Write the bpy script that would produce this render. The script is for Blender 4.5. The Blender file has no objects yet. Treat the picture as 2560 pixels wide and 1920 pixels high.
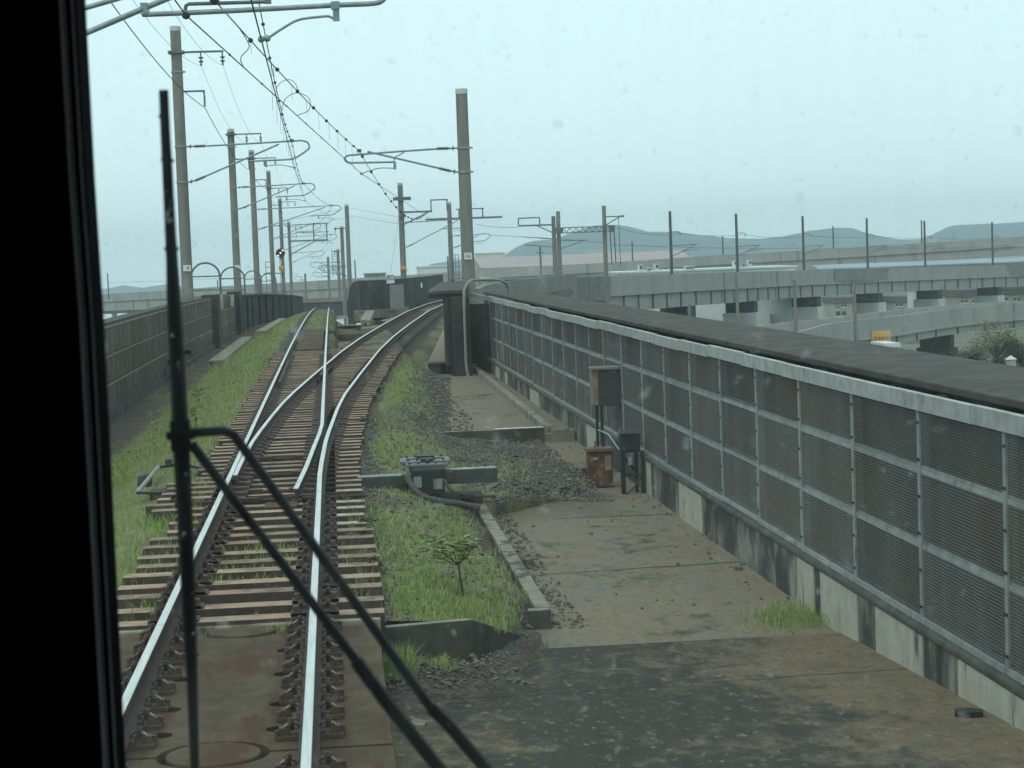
import bpy, math, random
import numpy as np
from mathutils import Vector, Matrix
random.seed(7); rng = np.random.default_rng(7)
scene = bpy.context.scene
COL = scene.collection

# ------------------------------------------------------------------ camera
# world: X right of the track, Y along the track, Z up, top of rail = 0 (metres)
FPX, PW, PH = 5000.0, 2560.0, 1920.0          # focal length in photograph pixels
TILT, VPX, VPY = 0.037, 825.0, 652.0          # horizon tilt, vanishing point of the straight track
EYE = np.array([0.75, 0.0, 2.65])
_d = np.array([VPX-PW/2, VPY-PH/2, FPX]); _yd = _d/np.linalg.norm(_d)
_up = np.cross(_d, np.array([1, -TILT, 0])); _up /= np.linalg.norm(_up)
if _up[1] > 0: _up = -_up
_xd = np.cross(_yd, _up)
RM = np.stack([_xd, _yd, _up])                # image ray -> world direction
cam_d = bpy.data.cameras.new('camera'); cam = bpy.data.objects.new('camera', cam_d); COL.objects.link(cam)
cam_d.sensor_width = 36.0; cam_d.lens = 36.0*FPX/PW; cam_d.clip_start = 0.05; cam_d.clip_end = 9000
m3 = RM @ np.diag([1, -1, -1])
cam.matrix_world = Matrix([[*m3[0], EYE[0]], [*m3[1], EYE[1]], [*m3[2], EYE[2]], [0, 0, 0, 1]])
cam_d.dof.use_dof = True; cam_d.dof.focus_distance = 32.0; cam_d.dof.aperture_fstop = 22.0
scene.camera = cam
scene.render.resolution_x, scene.render.resolution_y = 1024, 768

# ------------------------------------------------------------------ sky, sun, exposure
SUN_EL, SUN_AZ = math.radians(58), math.radians(215)
w = bpy.data.worlds.new('World'); scene.world = w; w.use_nodes = True
nt = w.node_tree; nt.nodes.clear()
sky = nt.nodes.new('ShaderNodeTexSky'); sky.sky_type = 'NISHITA'; sky.sun_disc = False
sky.sun_elevation = SUN_EL; sky.sun_rotation = SUN_AZ; sky.dust_density = 6.0; sky.air_density = 1.0
mx = nt.nodes.new('ShaderNodeMix'); mx.data_type = 'RGBA'; mx.inputs[0].default_value = 0.80
mx.inputs[7].default_value = (10.0, 12.3, 12.9, 1)            # even cloud cover
bg = nt.nodes.new('ShaderNodeBackground'); bg.inputs[1].default_value = 0.1
wo = nt.nodes.new('ShaderNodeOutputWorld')
tc = nt.nodes.new('ShaderNodeTexCoord'); cn = nt.nodes.new('ShaderNodeTexNoise'); cn.inputs['Scale'].default_value = 3.0; cn.inputs['Detail'].default_value = 4
cm = nt.nodes.new('ShaderNodeMix'); cm.data_type = 'RGBA'; cm.inputs[6].default_value = (9.5, 11.8, 12.5, 1); cm.inputs[7].default_value = (10.9, 13.2, 13.7, 1)
nt.links.new(tc.outputs['Generated'], cn.inputs['Vector']); nt.links.new(cn.outputs[0], cm.inputs[0]); nt.links.new(cm.outputs[2], mx.inputs[7])   # faint cloud texture
nt.links.new(sky.outputs[0], mx.inputs[6]); nt.links.new(mx.outputs[2], bg.inputs[0]); nt.links.new(bg.outputs[0], wo.inputs[0])
sl = bpy.data.lights.new('sun', 'SUN'); sl.energy = 0.7; sl.angle = math.radians(25); sl.color = (1, .96, .9)
so = bpy.data.objects.new('sun', sl); COL.objects.link(so)
so.rotation_euler = (math.pi/2-SUN_EL, 0, math.pi-SUN_AZ); so.location = (0, 0, 60)
scene.view_settings.view_transform = 'Standard'; scene.view_settings.look = 'None'
scene.view_settings.exposure = 0.12; scene.view_settings.gamma = 1.0
scene.render.engine = 'CYCLES'
scene.cycles.max_bounces = 4; scene.cycles.diffuse_bounces = 2; scene.cycles.glossy_bounces = 2; scene.cycles.volume_bounces = 0; scene.cycles.transparent_max_bounces = 12
scene.cycles.transmission_bounces = 4

# ------------------------------------------------------------------ helpers
def ray(x, y): return RM @ np.array([x-PW/2, y-PH/2, FPX])
def PZ(x, y, z): r = ray(x, y); return tuple(EYE+r*((z-EYE[2])/r[2]))      # point at that height
def PY(x, y, Y): r = ray(x, y); return tuple(EYE+r*((Y-EYE[1])/r[1]))      # point at that distance
def proj(p): v = RM.T @ (np.array(p, float)-EYE); return PW/2+FPX*v[0]/v[2], PH/2+FPX*v[1]/v[2]
def PX(x, y, X): r = ray(x, y); return tuple(EYE+r*((X-EYE[0])/r[0]))
WL = {}
def wloc(o): return WL.get(o.name, np.zeros(3)) if o else np.zeros(3)
def tag(o, label=None, cat=None, group=None, kind=None):
    if label: o['label'] = label
    if cat: o['category'] = cat
    if group: o['group'] = group
    if kind: o['kind'] = kind
    return o
def thing(name, label, cat, loc=(0, 0, 0), group=None):
    o = bpy.data.objects.new(name, None); COL.objects.link(o); o.location = loc
    o.empty_display_size = .3; WL[o.name] = np.array(loc, float)
    return tag(o, label, cat, group)
def copy_obj(src, parent, loc, scale=None, rotz=None):
    c = src.copy(); COL.objects.link(c); c.parent = parent
    c.location = np.array(loc)-wloc(parent); WL[c.name] = np.array(loc, float)
    if scale: c.scale = scale
    if rotz is not None: c.rotation_euler = (0, 0, rotz)
    return c
class MB:
    def __init__(s): s.v = []; s.f = []; s.mi = []
    def add(s, vs, fs, m=0):
        o = len(s.v); s.v += [tuple(map(float, p)) for p in vs]; s.f += [tuple(i+o for i in f) for f in fs]; s.mi += [m]*len(fs); return s
    def box(s, x0, x1, y0, y1, z0, z1, m=0):
        return s.add([(x0,y0,z0),(x1,y0,z0),(x1,y1,z0),(x0,y1,z0),(x0,y0,z1),(x1,y0,z1),(x1,y1,z1),(x0,y1,z1)],
                     [(0,3,2,1),(4,5,6,7),(0,1,5,4),(1,2,6,5),(2,3,7,6),(3,0,4,7)], m)
    def cbox(s, c, d, rz=0, m=0):
        cs, sn = math.cos(rz), math.sin(rz); vs = []
        for z in (-1, 1):
            for x, y in ((-1,-1),(1,-1),(1,1),(-1,1)):
                a, b = x*d[0]/2, y*d[1]/2; vs.append((c[0]+a*cs-b*sn, c[1]+a*sn+b*cs, c[2]+z*d[2]/2))
        return s.add(vs, [(0,3,2,1),(4,5,6,7),(0,1,5,4),(1,2,6,5),(2,3,7,6),(3,0,4,7)], m)
    def prism(s, poly, vec, m=0):       # polygon of 3d points extruded along vec
        n = len(poly); vec = np.array(vec)
        vs = [np.array(p, float) for p in poly]+[np.array(p, float)+vec for p in poly]
        return s.add(vs, [tuple(range(n))[::-1], tuple(range(n, 2*n))]+[(i, (i+1) % n, n+(i+1) % n, n+i) for i in range(n)], m)
    def tube(s, pts, r, n=6, m=0, cap=True):
        P = [np.array(p, float) for p in pts]; k = len(P); R = [r]*k if np.isscalar(r) else r
        T = []
        for i in range(k):
            t = P[min(i+1, k-1)]-P[max(i-1, 0)]; T.append(t/(np.linalg.norm(t)+1e-9))
        a = np.array([0, 0, 1.]) if abs(T[0][2]) < .9 else np.array([1., 0, 0])
        u = np.cross(T[0], a); u /= np.linalg.norm(u); vs = []
        for i in range(k):
            u = u-T[i]*np.dot(u, T[i]); u /= np.linalg.norm(u); v = np.cross(T[i], u)
            for j in range(n):
                an = 2*math.pi*j/n; vs.append(P[i]+R[i]*(math.cos(an)*u+math.sin(an)*v))
        fs = [(i*n+j, i*n+(j+1) % n, (i+1)*n+(j+1) % n, (i+1)*n+j) for i in range(k-1) for j in range(n)]
        if cap: fs += [tuple(range(n))[::-1], tuple(range((k-1)*n, k*n))]
        return s.add(vs, fs, m)
    def ball(s, c, r, n=8, k=5, sc=(1, 1, 1), m=0):
        vs = [(c[0], c[1], c[2]-r*sc[2])]
        for i in range(1, k):
            ph = -math.pi/2+math.pi*i/k
            for j in range(n):
                a = 2*math.pi*j/n; vs.append((c[0]+r*sc[0]*math.cos(ph)*math.cos(a), c[1]+r*sc[1]*math.cos(ph)*math.sin(a), c[2]+r*sc[2]*math.sin(ph)))
        vs.append((c[0], c[1], c[2]+r*sc[2])); fs = []; L = len(vs)-1
        for j in range(n): fs.append((0, 1+(j+1) % n, 1+j)); fs.append((L, L-n+j, L-n+(j+1) % n))
        for i in range(k-2):
            for j in range(n): fs.append((1+i*n+j, 1+i*n+(j+1) % n, 1+(i+1)*n+(j+1) % n, 1+(i+1)*n+j))
        return s.add(vs, fs, m)
    def sweep(s, path, prof, m=0, cap=True):   # profile (lateral, height) swept along a ground path (x,y,z)
        P = [np.array(p, float) for p in path]; k = len(P); n = len(prof); vs = []
        for i in range(k):
            t = P[min(i+1, k-1)]-P[max(i-1, 0)]; t[2] = 0; t /= np.linalg.norm(t)
            rgt = np.array([t[1], -t[0], 0])
            for a, b in prof: vs.append(P[i]+rgt*a+np.array([0, 0, b]))
        fs = [(i*n+j, (i+1)*n+j, (i+1)*n+(j+1) % n, i*n+(j+1) % n) for i in range(k-1) for j in range(n)]
        if cap: fs += [tuple(range(n)), tuple(range((k-1)*n, k*n))[::-1]]
        return s.add(vs, fs, m)
    def build(s, name, mats, parent=None, smooth=False, bevel=0, kind=None, local=False):
        o0 = np.zeros(3) if local else wloc(parent); me = bpy.data.meshes.new(name)
        me.from_pydata([tuple(np.array(p)-o0) for p in s.v], [], s.f)
        if not isinstance(mats, (list, tuple)): mats = [mats]
        for mm in mats: me.materials.append(mm)
        if len(mats) > 1: me.polygons.foreach_set('material_index', s.mi)
        me.update()
        o = bpy.data.objects.new(name, me); COL.objects.link(o); o.parent = parent; WL[o.name] = o0.copy()
        if smooth:
            me.polygons.foreach_set('use_smooth', [True]*len(me.polygons))
            me.set_sharp_from_angle(angle=math.radians(40))
        if bevel:
            b = o.modifiers.new('bevel', 'BEVEL'); b.width = bevel; b.segments = 2; b.limit_method = 'ANGLE'
        if kind: o['kind'] = kind
        return o
def lerp_path(pts, step):
    P = np.array(pts, float); out = []
    seg = np.linalg.norm(np.diff(P, axis=0), axis=1); cum = np.r_[0, np.cumsum(seg)]
    for d in np.arange(0, cum[-1]+1e-6, step): out.append([np.interp(d, cum, P[:, i]) for i in range(P.shape[1])])
    return out
def smooth_curve(pts, n=12):            # Catmull-Rom
    P = [np.array(p, float) for p in pts]; P = [2*P[0]-P[1]]+P+[2*P[-1]-P[-2]]; out = []
    for i in range(1, len(P)-2):
        for k in range(n):
            t = k/n; a, b, c, d = P[i-1:i+3]
            out.append(.5*((2*b)+(c-a)*t+(2*a-5*b+4*c-d)*t*t+(3*b-a-3*c+d)*t**3))
    out.append(P[-2]); return out

# ------------------------------------------------------------------ materials
MATS = {}
def mat(name, c1, c2=None, scale=3.0, rough=.85, metal=0.0, bump=0.0, bscale=None, stretch=(1, 1, 1), lo=.35, hi=.65,
        c3=None, scale3=1.0, lo3=.5, hi3=.7, stretch3=(1, 1, 1), rand=0.0, spec=.3, coord='pos', emit=None, estr=0):
    if name in MATS: return MATS[name]
    m = bpy.data.materials.new(name); m.use_nodes = True; t = m.node_tree; N = t.nodes; L = t.links
    b = N['Principled BSDF']; b.inputs['Roughness'].default_value = rough; b.inputs['Metallic'].default_value = metal
    b.inputs['Specular IOR Level'].default_value = spec
    if emit: b.inputs['Emission Color'].default_value = (*emit, 1); b.inputs['Emission Strength'].default_value = estr
    g = N.new('ShaderNodeNewGeometry') if coord == 'pos' else N.new('ShaderNodeTexCoord')
    src = g.outputs['Position'] if coord == 'pos' else g.outputs['Object']
    def noise(sc, st, det=4.5):
        mp = N.new('ShaderNodeMapping'); mp.inputs['Scale'].default_value = st; L.new(src, mp.inputs[0])
        n = N.new('ShaderNodeTexNoise'); n.inputs['Scale'].default_value = sc; n.inputs['Detail'].default_value = det
        n.inputs['Roughness'].default_value = .62; L.new(mp.outputs[0], n.inputs['Vector']); return n
    def mixer(fac_out, lo, hi, A, B):
        r = N.new('ShaderNodeMapRange'); r.inputs[1].default_value = lo; r.inputs[2].default_value = hi; r.interpolation_type = 'SMOOTHSTEP'
        L.new(fac_out, r.inputs[0]); x = N.new('ShaderNodeMix'); x.data_type = 'RGBA'; L.new(r.outputs[0], x.inputs[0])
        if isinstance(A, tuple): x.inputs[6].default_value = (*A, 1)
        else: L.new(A, x.inputs[6])
        x.inputs[7].default_value = (*B, 1); return x.outputs[2]
    col = c1
    if c2 is not None: col = mixer(noise(scale, stretch).outputs[0], lo, hi, c1, c2)
    if c3 is not None: col = mixer(noise(scale3, stretch3).outputs[0], lo3, hi3, col, c3)
    if rand:
        oi = N.new('ShaderNodeObjectInfo'); h = N.new('ShaderNodeHueSaturation')
        r = N.new('ShaderNodeMapRange'); r.inputs[3].default_value = 1-rand; r.inputs[4].default_value = 1+rand
        L.new(oi.outputs['Random'], r.inputs[0]); L.new(r.outputs[0], h.inputs['Value'])
        if isinstance(col, tuple): h.inputs['Color'].default_value = (*col, 1)
        else: L.new(col, h.inputs['Color'])
        col = h.outputs[0]
    if isinstance(col, tuple): b.inputs['Base Color'].default_value = (*col, 1)
    else: L.new(col, b.inputs['Base Color'])
    if bump:
        bn = noise(bscale or scale*6, (1, 1, 1), 4); bp = N.new('ShaderNodeBump'); bp.inputs['Strength'].default_value = bump
        bp.inputs['Distance'].default_value = .02; L.new(bn.outputs[0], bp.inputs['Height']); L.new(bp.outputs[0], b.inputs['Normal'])
    MATS[name] = m; return m
M_sleeper = mat('sleeper_synthetic', (.36, .235, .155), (.27, .18, .122), 7, .85, bump=.25, bscale=30, rand=.25, c3=(.14, .092, .07), scale3=2.6, lo3=.48, hi3=.68)
M_sleeper_side = mat('sleeper_dark_side', (.085, .06, .046), (.055, .043, .036), 12, .9)
M_sleeper_dark = mat('sleeper_weathered', (.10, .082, .066), (.065, .056, .047), 6, .9, rand=.2)
M_sleeper_pale = mat('sleeper_limed', (.42, .40, .34), (.24, .17, .12), 14, .85, bump=.15, lo=.4, hi=.6)
M_rust = mat('rail_rust', (.075, .045, .032), (.045, .03, .024), 14, .85, bump=.2)
M_rail = mat('rail_running_surface', (.80, .77, .73), (.66, .63, .60), 24, .36, 1.0, stretch=(1, .05, 1), c3=(.42, .38, .34), scale3=1.5, lo3=.62, hi3=.75, stretch3=(1, .6, 1))
M_fast = mat('fastener_rust', (.105, .066, .048), (.065, .046, .037), 40, .75, bump=.2, c3=(.16, .07, .04), scale3=20, lo3=.58, hi3=.7)
M_clip = mat('fastener_clip', (.24, .21, .17), (.12, .085, .065), 50, .6, .1)
M_slab = mat('track_slab_concrete', (.112, .083, .053), (.074, .056, .038), 2.6, .92, bump=.25, bscale=70, spec=.08, c3=(.08, .045, .028), scale3=1.3, lo3=.46, hi3=.62, stretch3=(2.4, .5, 1))
M_deck_old = mat('deck_concrete_plain', (.19, .15, .105), (.125, .113, .085), 1.1, .92, bump=.15, bscale=50, stretch=(1, .6, 1), c3=(.042, .045, .037), scale3=.55, lo3=.48, hi3=.60, stretch3=(1.0, .7, 1))
def deck_material(name, tan, tan2, dark, x0, hw, amt, lo, hi, sc):
    m = bpy.data.materials.new(name); m.use_nodes = True; t = m.node_tree; N = t.nodes; L = t.links; p = N['Principled BSDF']; p.inputs['Roughness'].default_value = .95; p.inputs['Specular IOR Level'].default_value = .06
    g = N.new('ShaderNodeNewGeometry')
    def nz(sc_, det=5, st=(1, 1, 1)):
        mp = N.new('ShaderNodeMapping'); mp.inputs['Scale'].default_value = st; L.new(g.outputs['Position'], mp.inputs[0]); n = N.new('ShaderNodeTexNoise'); n.inputs['Scale'].default_value = sc_; n.inputs['Detail'].default_value = det; n.inputs['Roughness'].default_value = .68; L.new(mp.outputs[0], n.inputs['Vector']); return n.outputs[0]
    def mr(o, a, c): r = N.new('ShaderNodeMapRange'); r.interpolation_type = 'SMOOTHSTEP'; r.inputs[1].default_value = a; r.inputs[2].default_value = c; L.new(o, r.inputs[0]); return r.outputs[0]
    def mth(op, a, c):
        x = N.new('ShaderNodeMath'); x.operation = op
        for k, v in enumerate((a, c)):
            if isinstance(v, (int, float)): x.inputs[k].default_value = v
            else: L.new(v, x.inputs[k])
        return x.outputs[0]
    def mix(f, a, c):
        x = N.new('ShaderNodeMix'); x.data_type = 'RGBA'; L.new(f, x.inputs[0])
        for k, v in ((6, a), (7, c)):
            if isinstance(v, tuple): x.inputs[k].default_value = (*v, 1)
            else: L.new(v, x.inputs[k])
        return x.outputs[2]
    sp = N.new('ShaderNodeSeparateXYZ'); L.new(g.outputs['Position'], sp.inputs[0])
    u = mth('DIVIDE', mth('SUBTRACT', sp.outputs[0], x0), hw); grad = mth('MULTIPLY', mth('SUBTRACT', 1.0, mth('MULTIPLY', u, u)), amt)
    stain = mth('ADD', mth('ADD', mth('MULTIPLY', nz(sc, 8, (.8, .6, 1)), .55), mth('MULTIPLY', nz(5.0, 8, (1, .5, 1)), .45)), grad)
    col = mix(mr(nz(1.4, 5), .38, .66), tan, tan2)
    col = mix(mr(nz(9, 6), .52, .72), col, tuple(c*.72 for c in tan2))
    col = mix(mr(stain, lo, hi), col, dark)
    col = mix(mth('MULTIPLY', mr(nz(16, 6), .50, .66), .5), col, tuple(c*.5 for c in tan2))
    col = mix(mth('MULTIPLY', mr(nz(13, 8, (1, .5, 1)), .55, .68), .6), col, (.24, .22, .17))
    col = mix(mr(nz(4.5, 6, (.6, 1.6, 1)), .66, .76), col, (.27, .26, .215))
    L.new(col, p.inputs['Base Color']); bp = N.new('ShaderNodeBump'); bp.inputs['Strength'].default_value = .25; bp.inputs['Distance'].default_value = .02; L.new(nz(40, 4), bp.inputs['Height']); L.new(bp.outputs[0], p.inputs['Normal']); MATS[name] = m; return m
M_deck2 = deck_material('deck_concrete_mossy', (.18, .133, .083), (.135, .112, .078), (.048, .048, .040), 2.75, 1.8, .13, .48, .63, .75)
M_deck = deck_material('deck_concrete', (.215, .165, .110), (.185, .168, .130), (.062, .058, .048), 3.6, 2.2, .015, .53, .66, .8)
M_base = mat('barrier_base_concrete', (.26, .245, .20), (.11, .105, .09), 4, .9, bump=.15, bscale=40, stretch=(1, 1.2, .45), c3=(.036, .038, .034), scale3=2.2, lo3=.36, hi3=.58, stretch3=(1, .8, .45))
M_ledge = mat('ledge_moss', (.05, .05, .043), (.10, .095, .078), 2.5, .95, bump=.2, bscale=30)
M_kerb = mat('kerb_concrete', (.26, .235, .175), (.17, .15, .115), 4, .9, bump=.15, bscale=50, c3=(.06, .055, .045), scale3=2.2, lo3=.56, hi3=.66)
M_darkconc = mat('blackened_concrete', (.05, .052, .05), (.026, .028, .028), 1.6, .9, bump=.15, bscale=30, stretch=(1, 1, .35), c3=(.085, .082, .073), scale3=1.2, lo3=.58, hi3=.72, stretch3=(1, 1, .3))
M_midconc = mat('grey_concrete', (.20, .205, .19), (.155, .16, .15), 1.2, .92, bump=.08, bscale=12, stretch=(1, 1, .5), c3=(.10, .105, .10), scale3=.5, lo3=.55, hi3=.7, stretch3=(1, 1, .35))
M_farconc = mat('far_viaduct_concrete', (.33, .32, .295), (.28, .275, .255), .35, .95, stretch=(1, 1, .5), c3=(.15, .15, .14), scale3=.5, lo3=.55, hi3=.75, stretch3=(1, 1, .12))
M_paleconc = mat('pale_pier_concrete', (.52, .53, .50), (.42, .43, .41), .6, .95, stretch=(1, 1, .4))
M_cap = mat('cap_slab_mossy', (.075, .068, .056), (.045, .043, .036), 2.2, .95, bump=.25, bscale=40, c3=(.13, .10, .07), scale3=9, lo3=.66, hi3=.74)
M_galv = mat('galvanised_steel', (.30, .315, .30), (.22, .235, .225), 5, .65, .1, rand=.12, c3=(.13, .115, .10), scale3=4, lo3=.56, hi3=.74, stretch3=(1, 1, .4))
M_galv2 = mat('galvanised_tube', (.30, .34, .35), (.22, .25, .26), 8, .5, .35)
M_mesh = mat('louvre_bar', (.155, .152, .138), (.12, .118, .107), 1.1, .8, .05, stretch=(1, 1, .3), rand=.2, c3=(.15, .12, .09), scale3=.8, lo3=.5, hi3=.65)
M_rustmesh = mat('rusty_mesh', (.205, .19, .168), (.165, .153, .137), 1.2, .85, rand=.14, c3=(.20, .15, .115), scale3=.5, lo3=.5, hi3=.66)
M_rustrail = mat('rusty_rail', (.24, .145, .105), (.19, .125, .095), 3, .85)
M_pole = mat('spun_concrete_pole', (.225, .21, .18), (.175, .165, .145), 3.0, .9, stretch=(1, 1, .18), bump=.1, bscale=20, c3=(.115, .11, .10), scale3=1.6, lo3=.52, hi3=.68, stretch3=(2, 2, .15))
M_polecap = mat('pole_cap_paint', (.58, .58, .54), (.45, .45, .42), 5, .8)
M_steel = mat('painted_steel_grey', (.16, .175, .175), (.11, .12, .12), 4, .6, .2)
M_insul = mat('brown_insulator', (.045, .04, .045), (.03, .028, .03), 9, .35, spec=.5)
M_wire = mat('wire_dark', (.045, .05, .055), (.03, .034, .04), 2, .6, .3)
M_black = mat('black_paint', (.018, .02, .022), (.012, .013, .015), 12, .5, bump=.05)
M_rubber = mat('wiper_black', (.008, .009, .011), (.005, .006, .007), 30, .55)
M_cab = mat('cab_interior_black', (.004, .004, .005), (.002, .002, .003), 6, .9, spec=.03)
M_gasket = mat('window_gasket', (.75, .82, .80), (.62, .68, .66), 9, .4, spec=.6)
M_white = mat('white_enamel', (.72, .73, .70), (.62, .63, .60), 20, .5)
M_ink = mat('black_lettering', (.02, .02, .022), None, rough=.6)
M_yellow = mat('yellow_board', (.62, .36, .10), (.52, .30, .09), 1, .6)
M_amber = mat('amber_reflector', (.70, .33, .03), (.55, .25, .02), 15, .35)
M_lamp = mat('lit_signal_lamp', (1, .8, .5), None, rough=.3, emit=(1, .80, .50), estr=2.5)
M_rustbox = mat('rusted_box', (.145, .055, .03), (.06, .03, .022), 4.5, .85, bump=.2, c3=(.30, .14, .06), scale3=5.5, lo3=.55, hi3=.68)
M_greybox = mat('weathered_box', (.058, .062, .055), (.038, .042, .038), 5, .75, bump=.1, c3=(.10, .075, .05), scale3=7, lo3=.6, hi3=.74)
M_tanedge = mat('weathered_tan_edge', (.26, .19, .12), (.17, .13, .09), 8, .8)
M_stone = mat('ballast_stone', (.13, .115, .10), (.07, .064, .057), 9, .95, c3=(.20, .175, .145), scale3=14, lo3=.54, hi3=.66)
M_bark = mat('sapling_bark', (.055, .05, .04), (.04, .036, .03), 30, .9)
M_leaf = mat('sapling_leaf', (.12, .20, .045), (.20, .20, .06), 5, .6, rand=.2)
M_hose = mat('cable_hose', (.06, .055, .05), (.04, .038, .036), 20, .6)
M_red = mat('red_paint_worn', (.20, .06, .045), (.14, .05, .04), 12, .7)
M_handrail = mat('cream_handrail', (.30, .27, .21), (.22, .20, .16), 10, .7, bump=.1)

# ------------------------------------------------------------------ alignment of the place
RL, RR = -0.62, 0.51                                    # the two rails of the straight track
_dy = [0, 25.5, 30, 36.3, 39.8, 46.9, 58.5, 68.6, 81.3, 99.7, 113.7, 122, 140, 165, 192]
_dd = [0, 0, .07, .27, .42, .84, 1.56, 2.30, 3.38, 5.05, 6.7, 8.0, 10.8, 15.2, 21.0]
def dlt(Y): return float(np.interp(Y, _dy, _dd))
def ztr(Y): return -9e-5*max(0., Y-50.)**2              # the straight track dips over a crest
def sst(t): t = min(1., max(0., t)); return t*t*(3-2*t)
def vn(x, y):                                           # cheap value noise
    def h(i, j): return (math.sin(i*127.1+j*311.7)*43758.5453) % 1
    i, j = math.floor(x), math.floor(y); a, b = sst(x-i), sst(y-j)
    return (h(i, j)*(1-a)+h(i+1, j)*a)*(1-b)+(h(i, j+1)*(1-a)+h(i+1, j+1)*a)*b
def bed(X, Y):
    d = dlt(Y); wd = sst((X-d*.45-.3)/1.2) if Y > 45 else 0
    z = -.30+ztr(Y)*(1-wd)
    if -1.15 < X < RR+d+.5: z += .045*sst((X+1.15)/.2)*sst((RR+d+.5-X)/.2)
    if X < -1.35: z -= .5*sst((-1.35-X)/2.1)
    xr = X-d
    if xr > 1.25: z -= (.40 if Y < 27 else .46)*sst((xr-1.25)/1.5)
    z += .20*math.exp(-((X-3.1)/.55)**2-((Y-28.4)/1.5)**2)+.10*math.exp(-((X-3.85)/.6)**2-((Y-30.6)/1.6)**2)
    z += .14*math.exp(-((X-2.9)/.8)**2-((Y-34.0)/2.2)**2)
    if Y > 56 and X > 2.9: z -= .35*sst((X-2.9)/.4)*sst((Y-56)/1.0)*sst((110-Y)/20)
    if Y > 60:
        z -= .75*sst((Y-60)/6)*sst((X-.75)/.3)*sst((d-1.15-X)/.4)
    if Y > 60 and abs(X-d+.05) < 1.5: z += .075*sst((Y-60)/4)*sst((1.5-abs(X-d+.05))/.4)
    if Y > 84 and abs(X+.05) < 1.4: z += .09*sst((1.4-abs(X+.05))/.4)
    return z+.035*(vn(X*3.1, Y*2.3)-.5)+.05*(vn(X*1.1+9, Y*.8)-.5)
def xmax(Y): return float(np.interp(Y, [6, 16.15, 16.3, 17.5, 18.7, 26.5, 27.5, 29, 33, 36.2, 37.0, 45, 56, 60, 70, 190], [-1.3, -1.3, 1.72, 2.2, 2.55, 2.55, 3.3, 4.35, 4.3, 3.3, 3.1, 2.9, 3.2, 3.9, 4.8, 24.0]))

# ================================================================== SETTING
# ground far below the viaducts
GZ = lambda Y: -9.3-.0107*Y
M_ground = mat('town_ground', (.17, .155, .125), (.10, .115, .075), .03, .95, c3=(.06, .085, .035), scale3=.05, lo3=.5, hi3=.6)
b = MB(); ys = [-400, 100, 400, 1000, 2000, 4200]
for y in ys:
    b.v += [(-3500, y, GZ(y)), (3500, y, GZ(y))]
b.f = [(2*i, 2*i+1, 2*i+3, 2*i+2) for i in range(len(ys)-1)]; b.mi = [0]*len(b.f)
b.build('ground', M_ground, kind='structure')
M_sea = mat('sea_water', (.12, .2, .22), (.14, .22, .24), .05, .12, spec=.6, bump=.05, bscale=.3)
b = MB(); b.add([(-2800, 620, GZ(620)+.4), (-40, 620, GZ(620)+.4), (-40, 4100, GZ(4100)+.4), (-2800, 4100, GZ(4100)+.4)], [(0, 1, 2, 3)])
b.build('sea', M_sea, kind='structure')
# hills
M_hill = mat('hill_forest_haze_blue', (.05, .10, .11), (.04, .08, .10), .02, .95)  # forest colour with the blue of distant haze painted into it
def hills(name, sky_px, D, thick, zb):
    v = []; f = []; xs = np.linspace(sky_px[0][0], sky_px[-1][0], 160); px = [p[0] for p in sky_px]; py = [p[1] for p in sky_px]
    for i, x in enumerate(xs):
        y = np.interp(x, px, py)+2.2*(vn(x*.045, 3)-.5)+1.2*(vn(x*.2, 8)-.5); t = PY(x, y, D)
        for k, (fy, fz) in enumerate([(-.55, 0), (-.3, .45), (-.12, .8), (0, 1), (.2, .75), (.6, 0)]):
            v.append((t[0]*(1+fy*thick/D)+25*(vn(x*.03, k*3)-.5)*(k not in (3,)), D+fy*thick, zb+(t[2]-zb)*fz+6*(vn(x*.06, k*5+2)-.5)*(k not in (0, 3, 5))))
    n = 6
    for i in range(len(xs)-1):
        for k in range(n-1): f.append((i*n+k, (i+1)*n+k, (i+1)*n+k+1, i*n+k+1))
    b = MB(); b.v = v; b.f = f; b.mi = [0]*len(f); o = b.build(name, M_hill, smooth=True, kind='structure'); return o
hills('hills', [(1040, 700), (1075, 662), (1120, 652), (1170, 646), (1255, 640), (1290, 618), (1330, 603), (1390, 596), (1440, 577), (1485, 565), (1540, 562), (1585, 569), (1620, 580), (1690, 579), (1760, 588), (1830, 596), (1900, 597), (1960, 591), (2030, 576), (2090, 568), (2130, 570), (2190, 589), (2260, 599), (2310, 596), (2370, 566), (2420, 561), (2500, 559), (2620, 548), (2750, 556), (2900, 600)], 3000, 700, -60)
hills('hills', [(150, 735), (250, 722), (310, 714), (360, 719), (420, 710), (470, 718), (540, 727), (600, 735)], 3900, 300, -55)

# viaduct deck under the track
def zdeck(Y): return float(np.interp(Y, [9, 17.6], [-.45, -.878])) if Y < 17.6 else (-.90 if Y < 37.2 else -.74)
def PD_(x, y):                      # point on the deck surface
    z = -.8
    for _ in range(6): z = zdeck(PZ(x, y, z)[1])
    return PZ(x, y, z)
b = MB(); b.prism([(1.0, -6, -2.2), (1.0, 17.6, -2.2), (1.0, 17.6, -.878), (1.0, 9, -.45), (1.0, -6, -.45)], (4.46, 0, 0)); near_deck = b.build('viaduct_deck_slab', M_deck2, kind='structure')
b = MB(); ln = [(1.35, 11.35), (1.7, 11.42), (2.1, 11.4), (2.5, 11.5), (2.75, 11.52)]
for (xa, ya), (xb, yb) in zip(ln[:-1], ln[1:]): b.add([(xa, ya, zdeck(ya)+.004), (xb, yb, zdeck(yb)+.004), (xb, yb+.045, zdeck(yb)+.004), (xa, ya+.03, zdeck(ya)+.004)], [(0, 1, 2, 3)])
b.build('lime_streak', M_kerb, near_deck)
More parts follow.
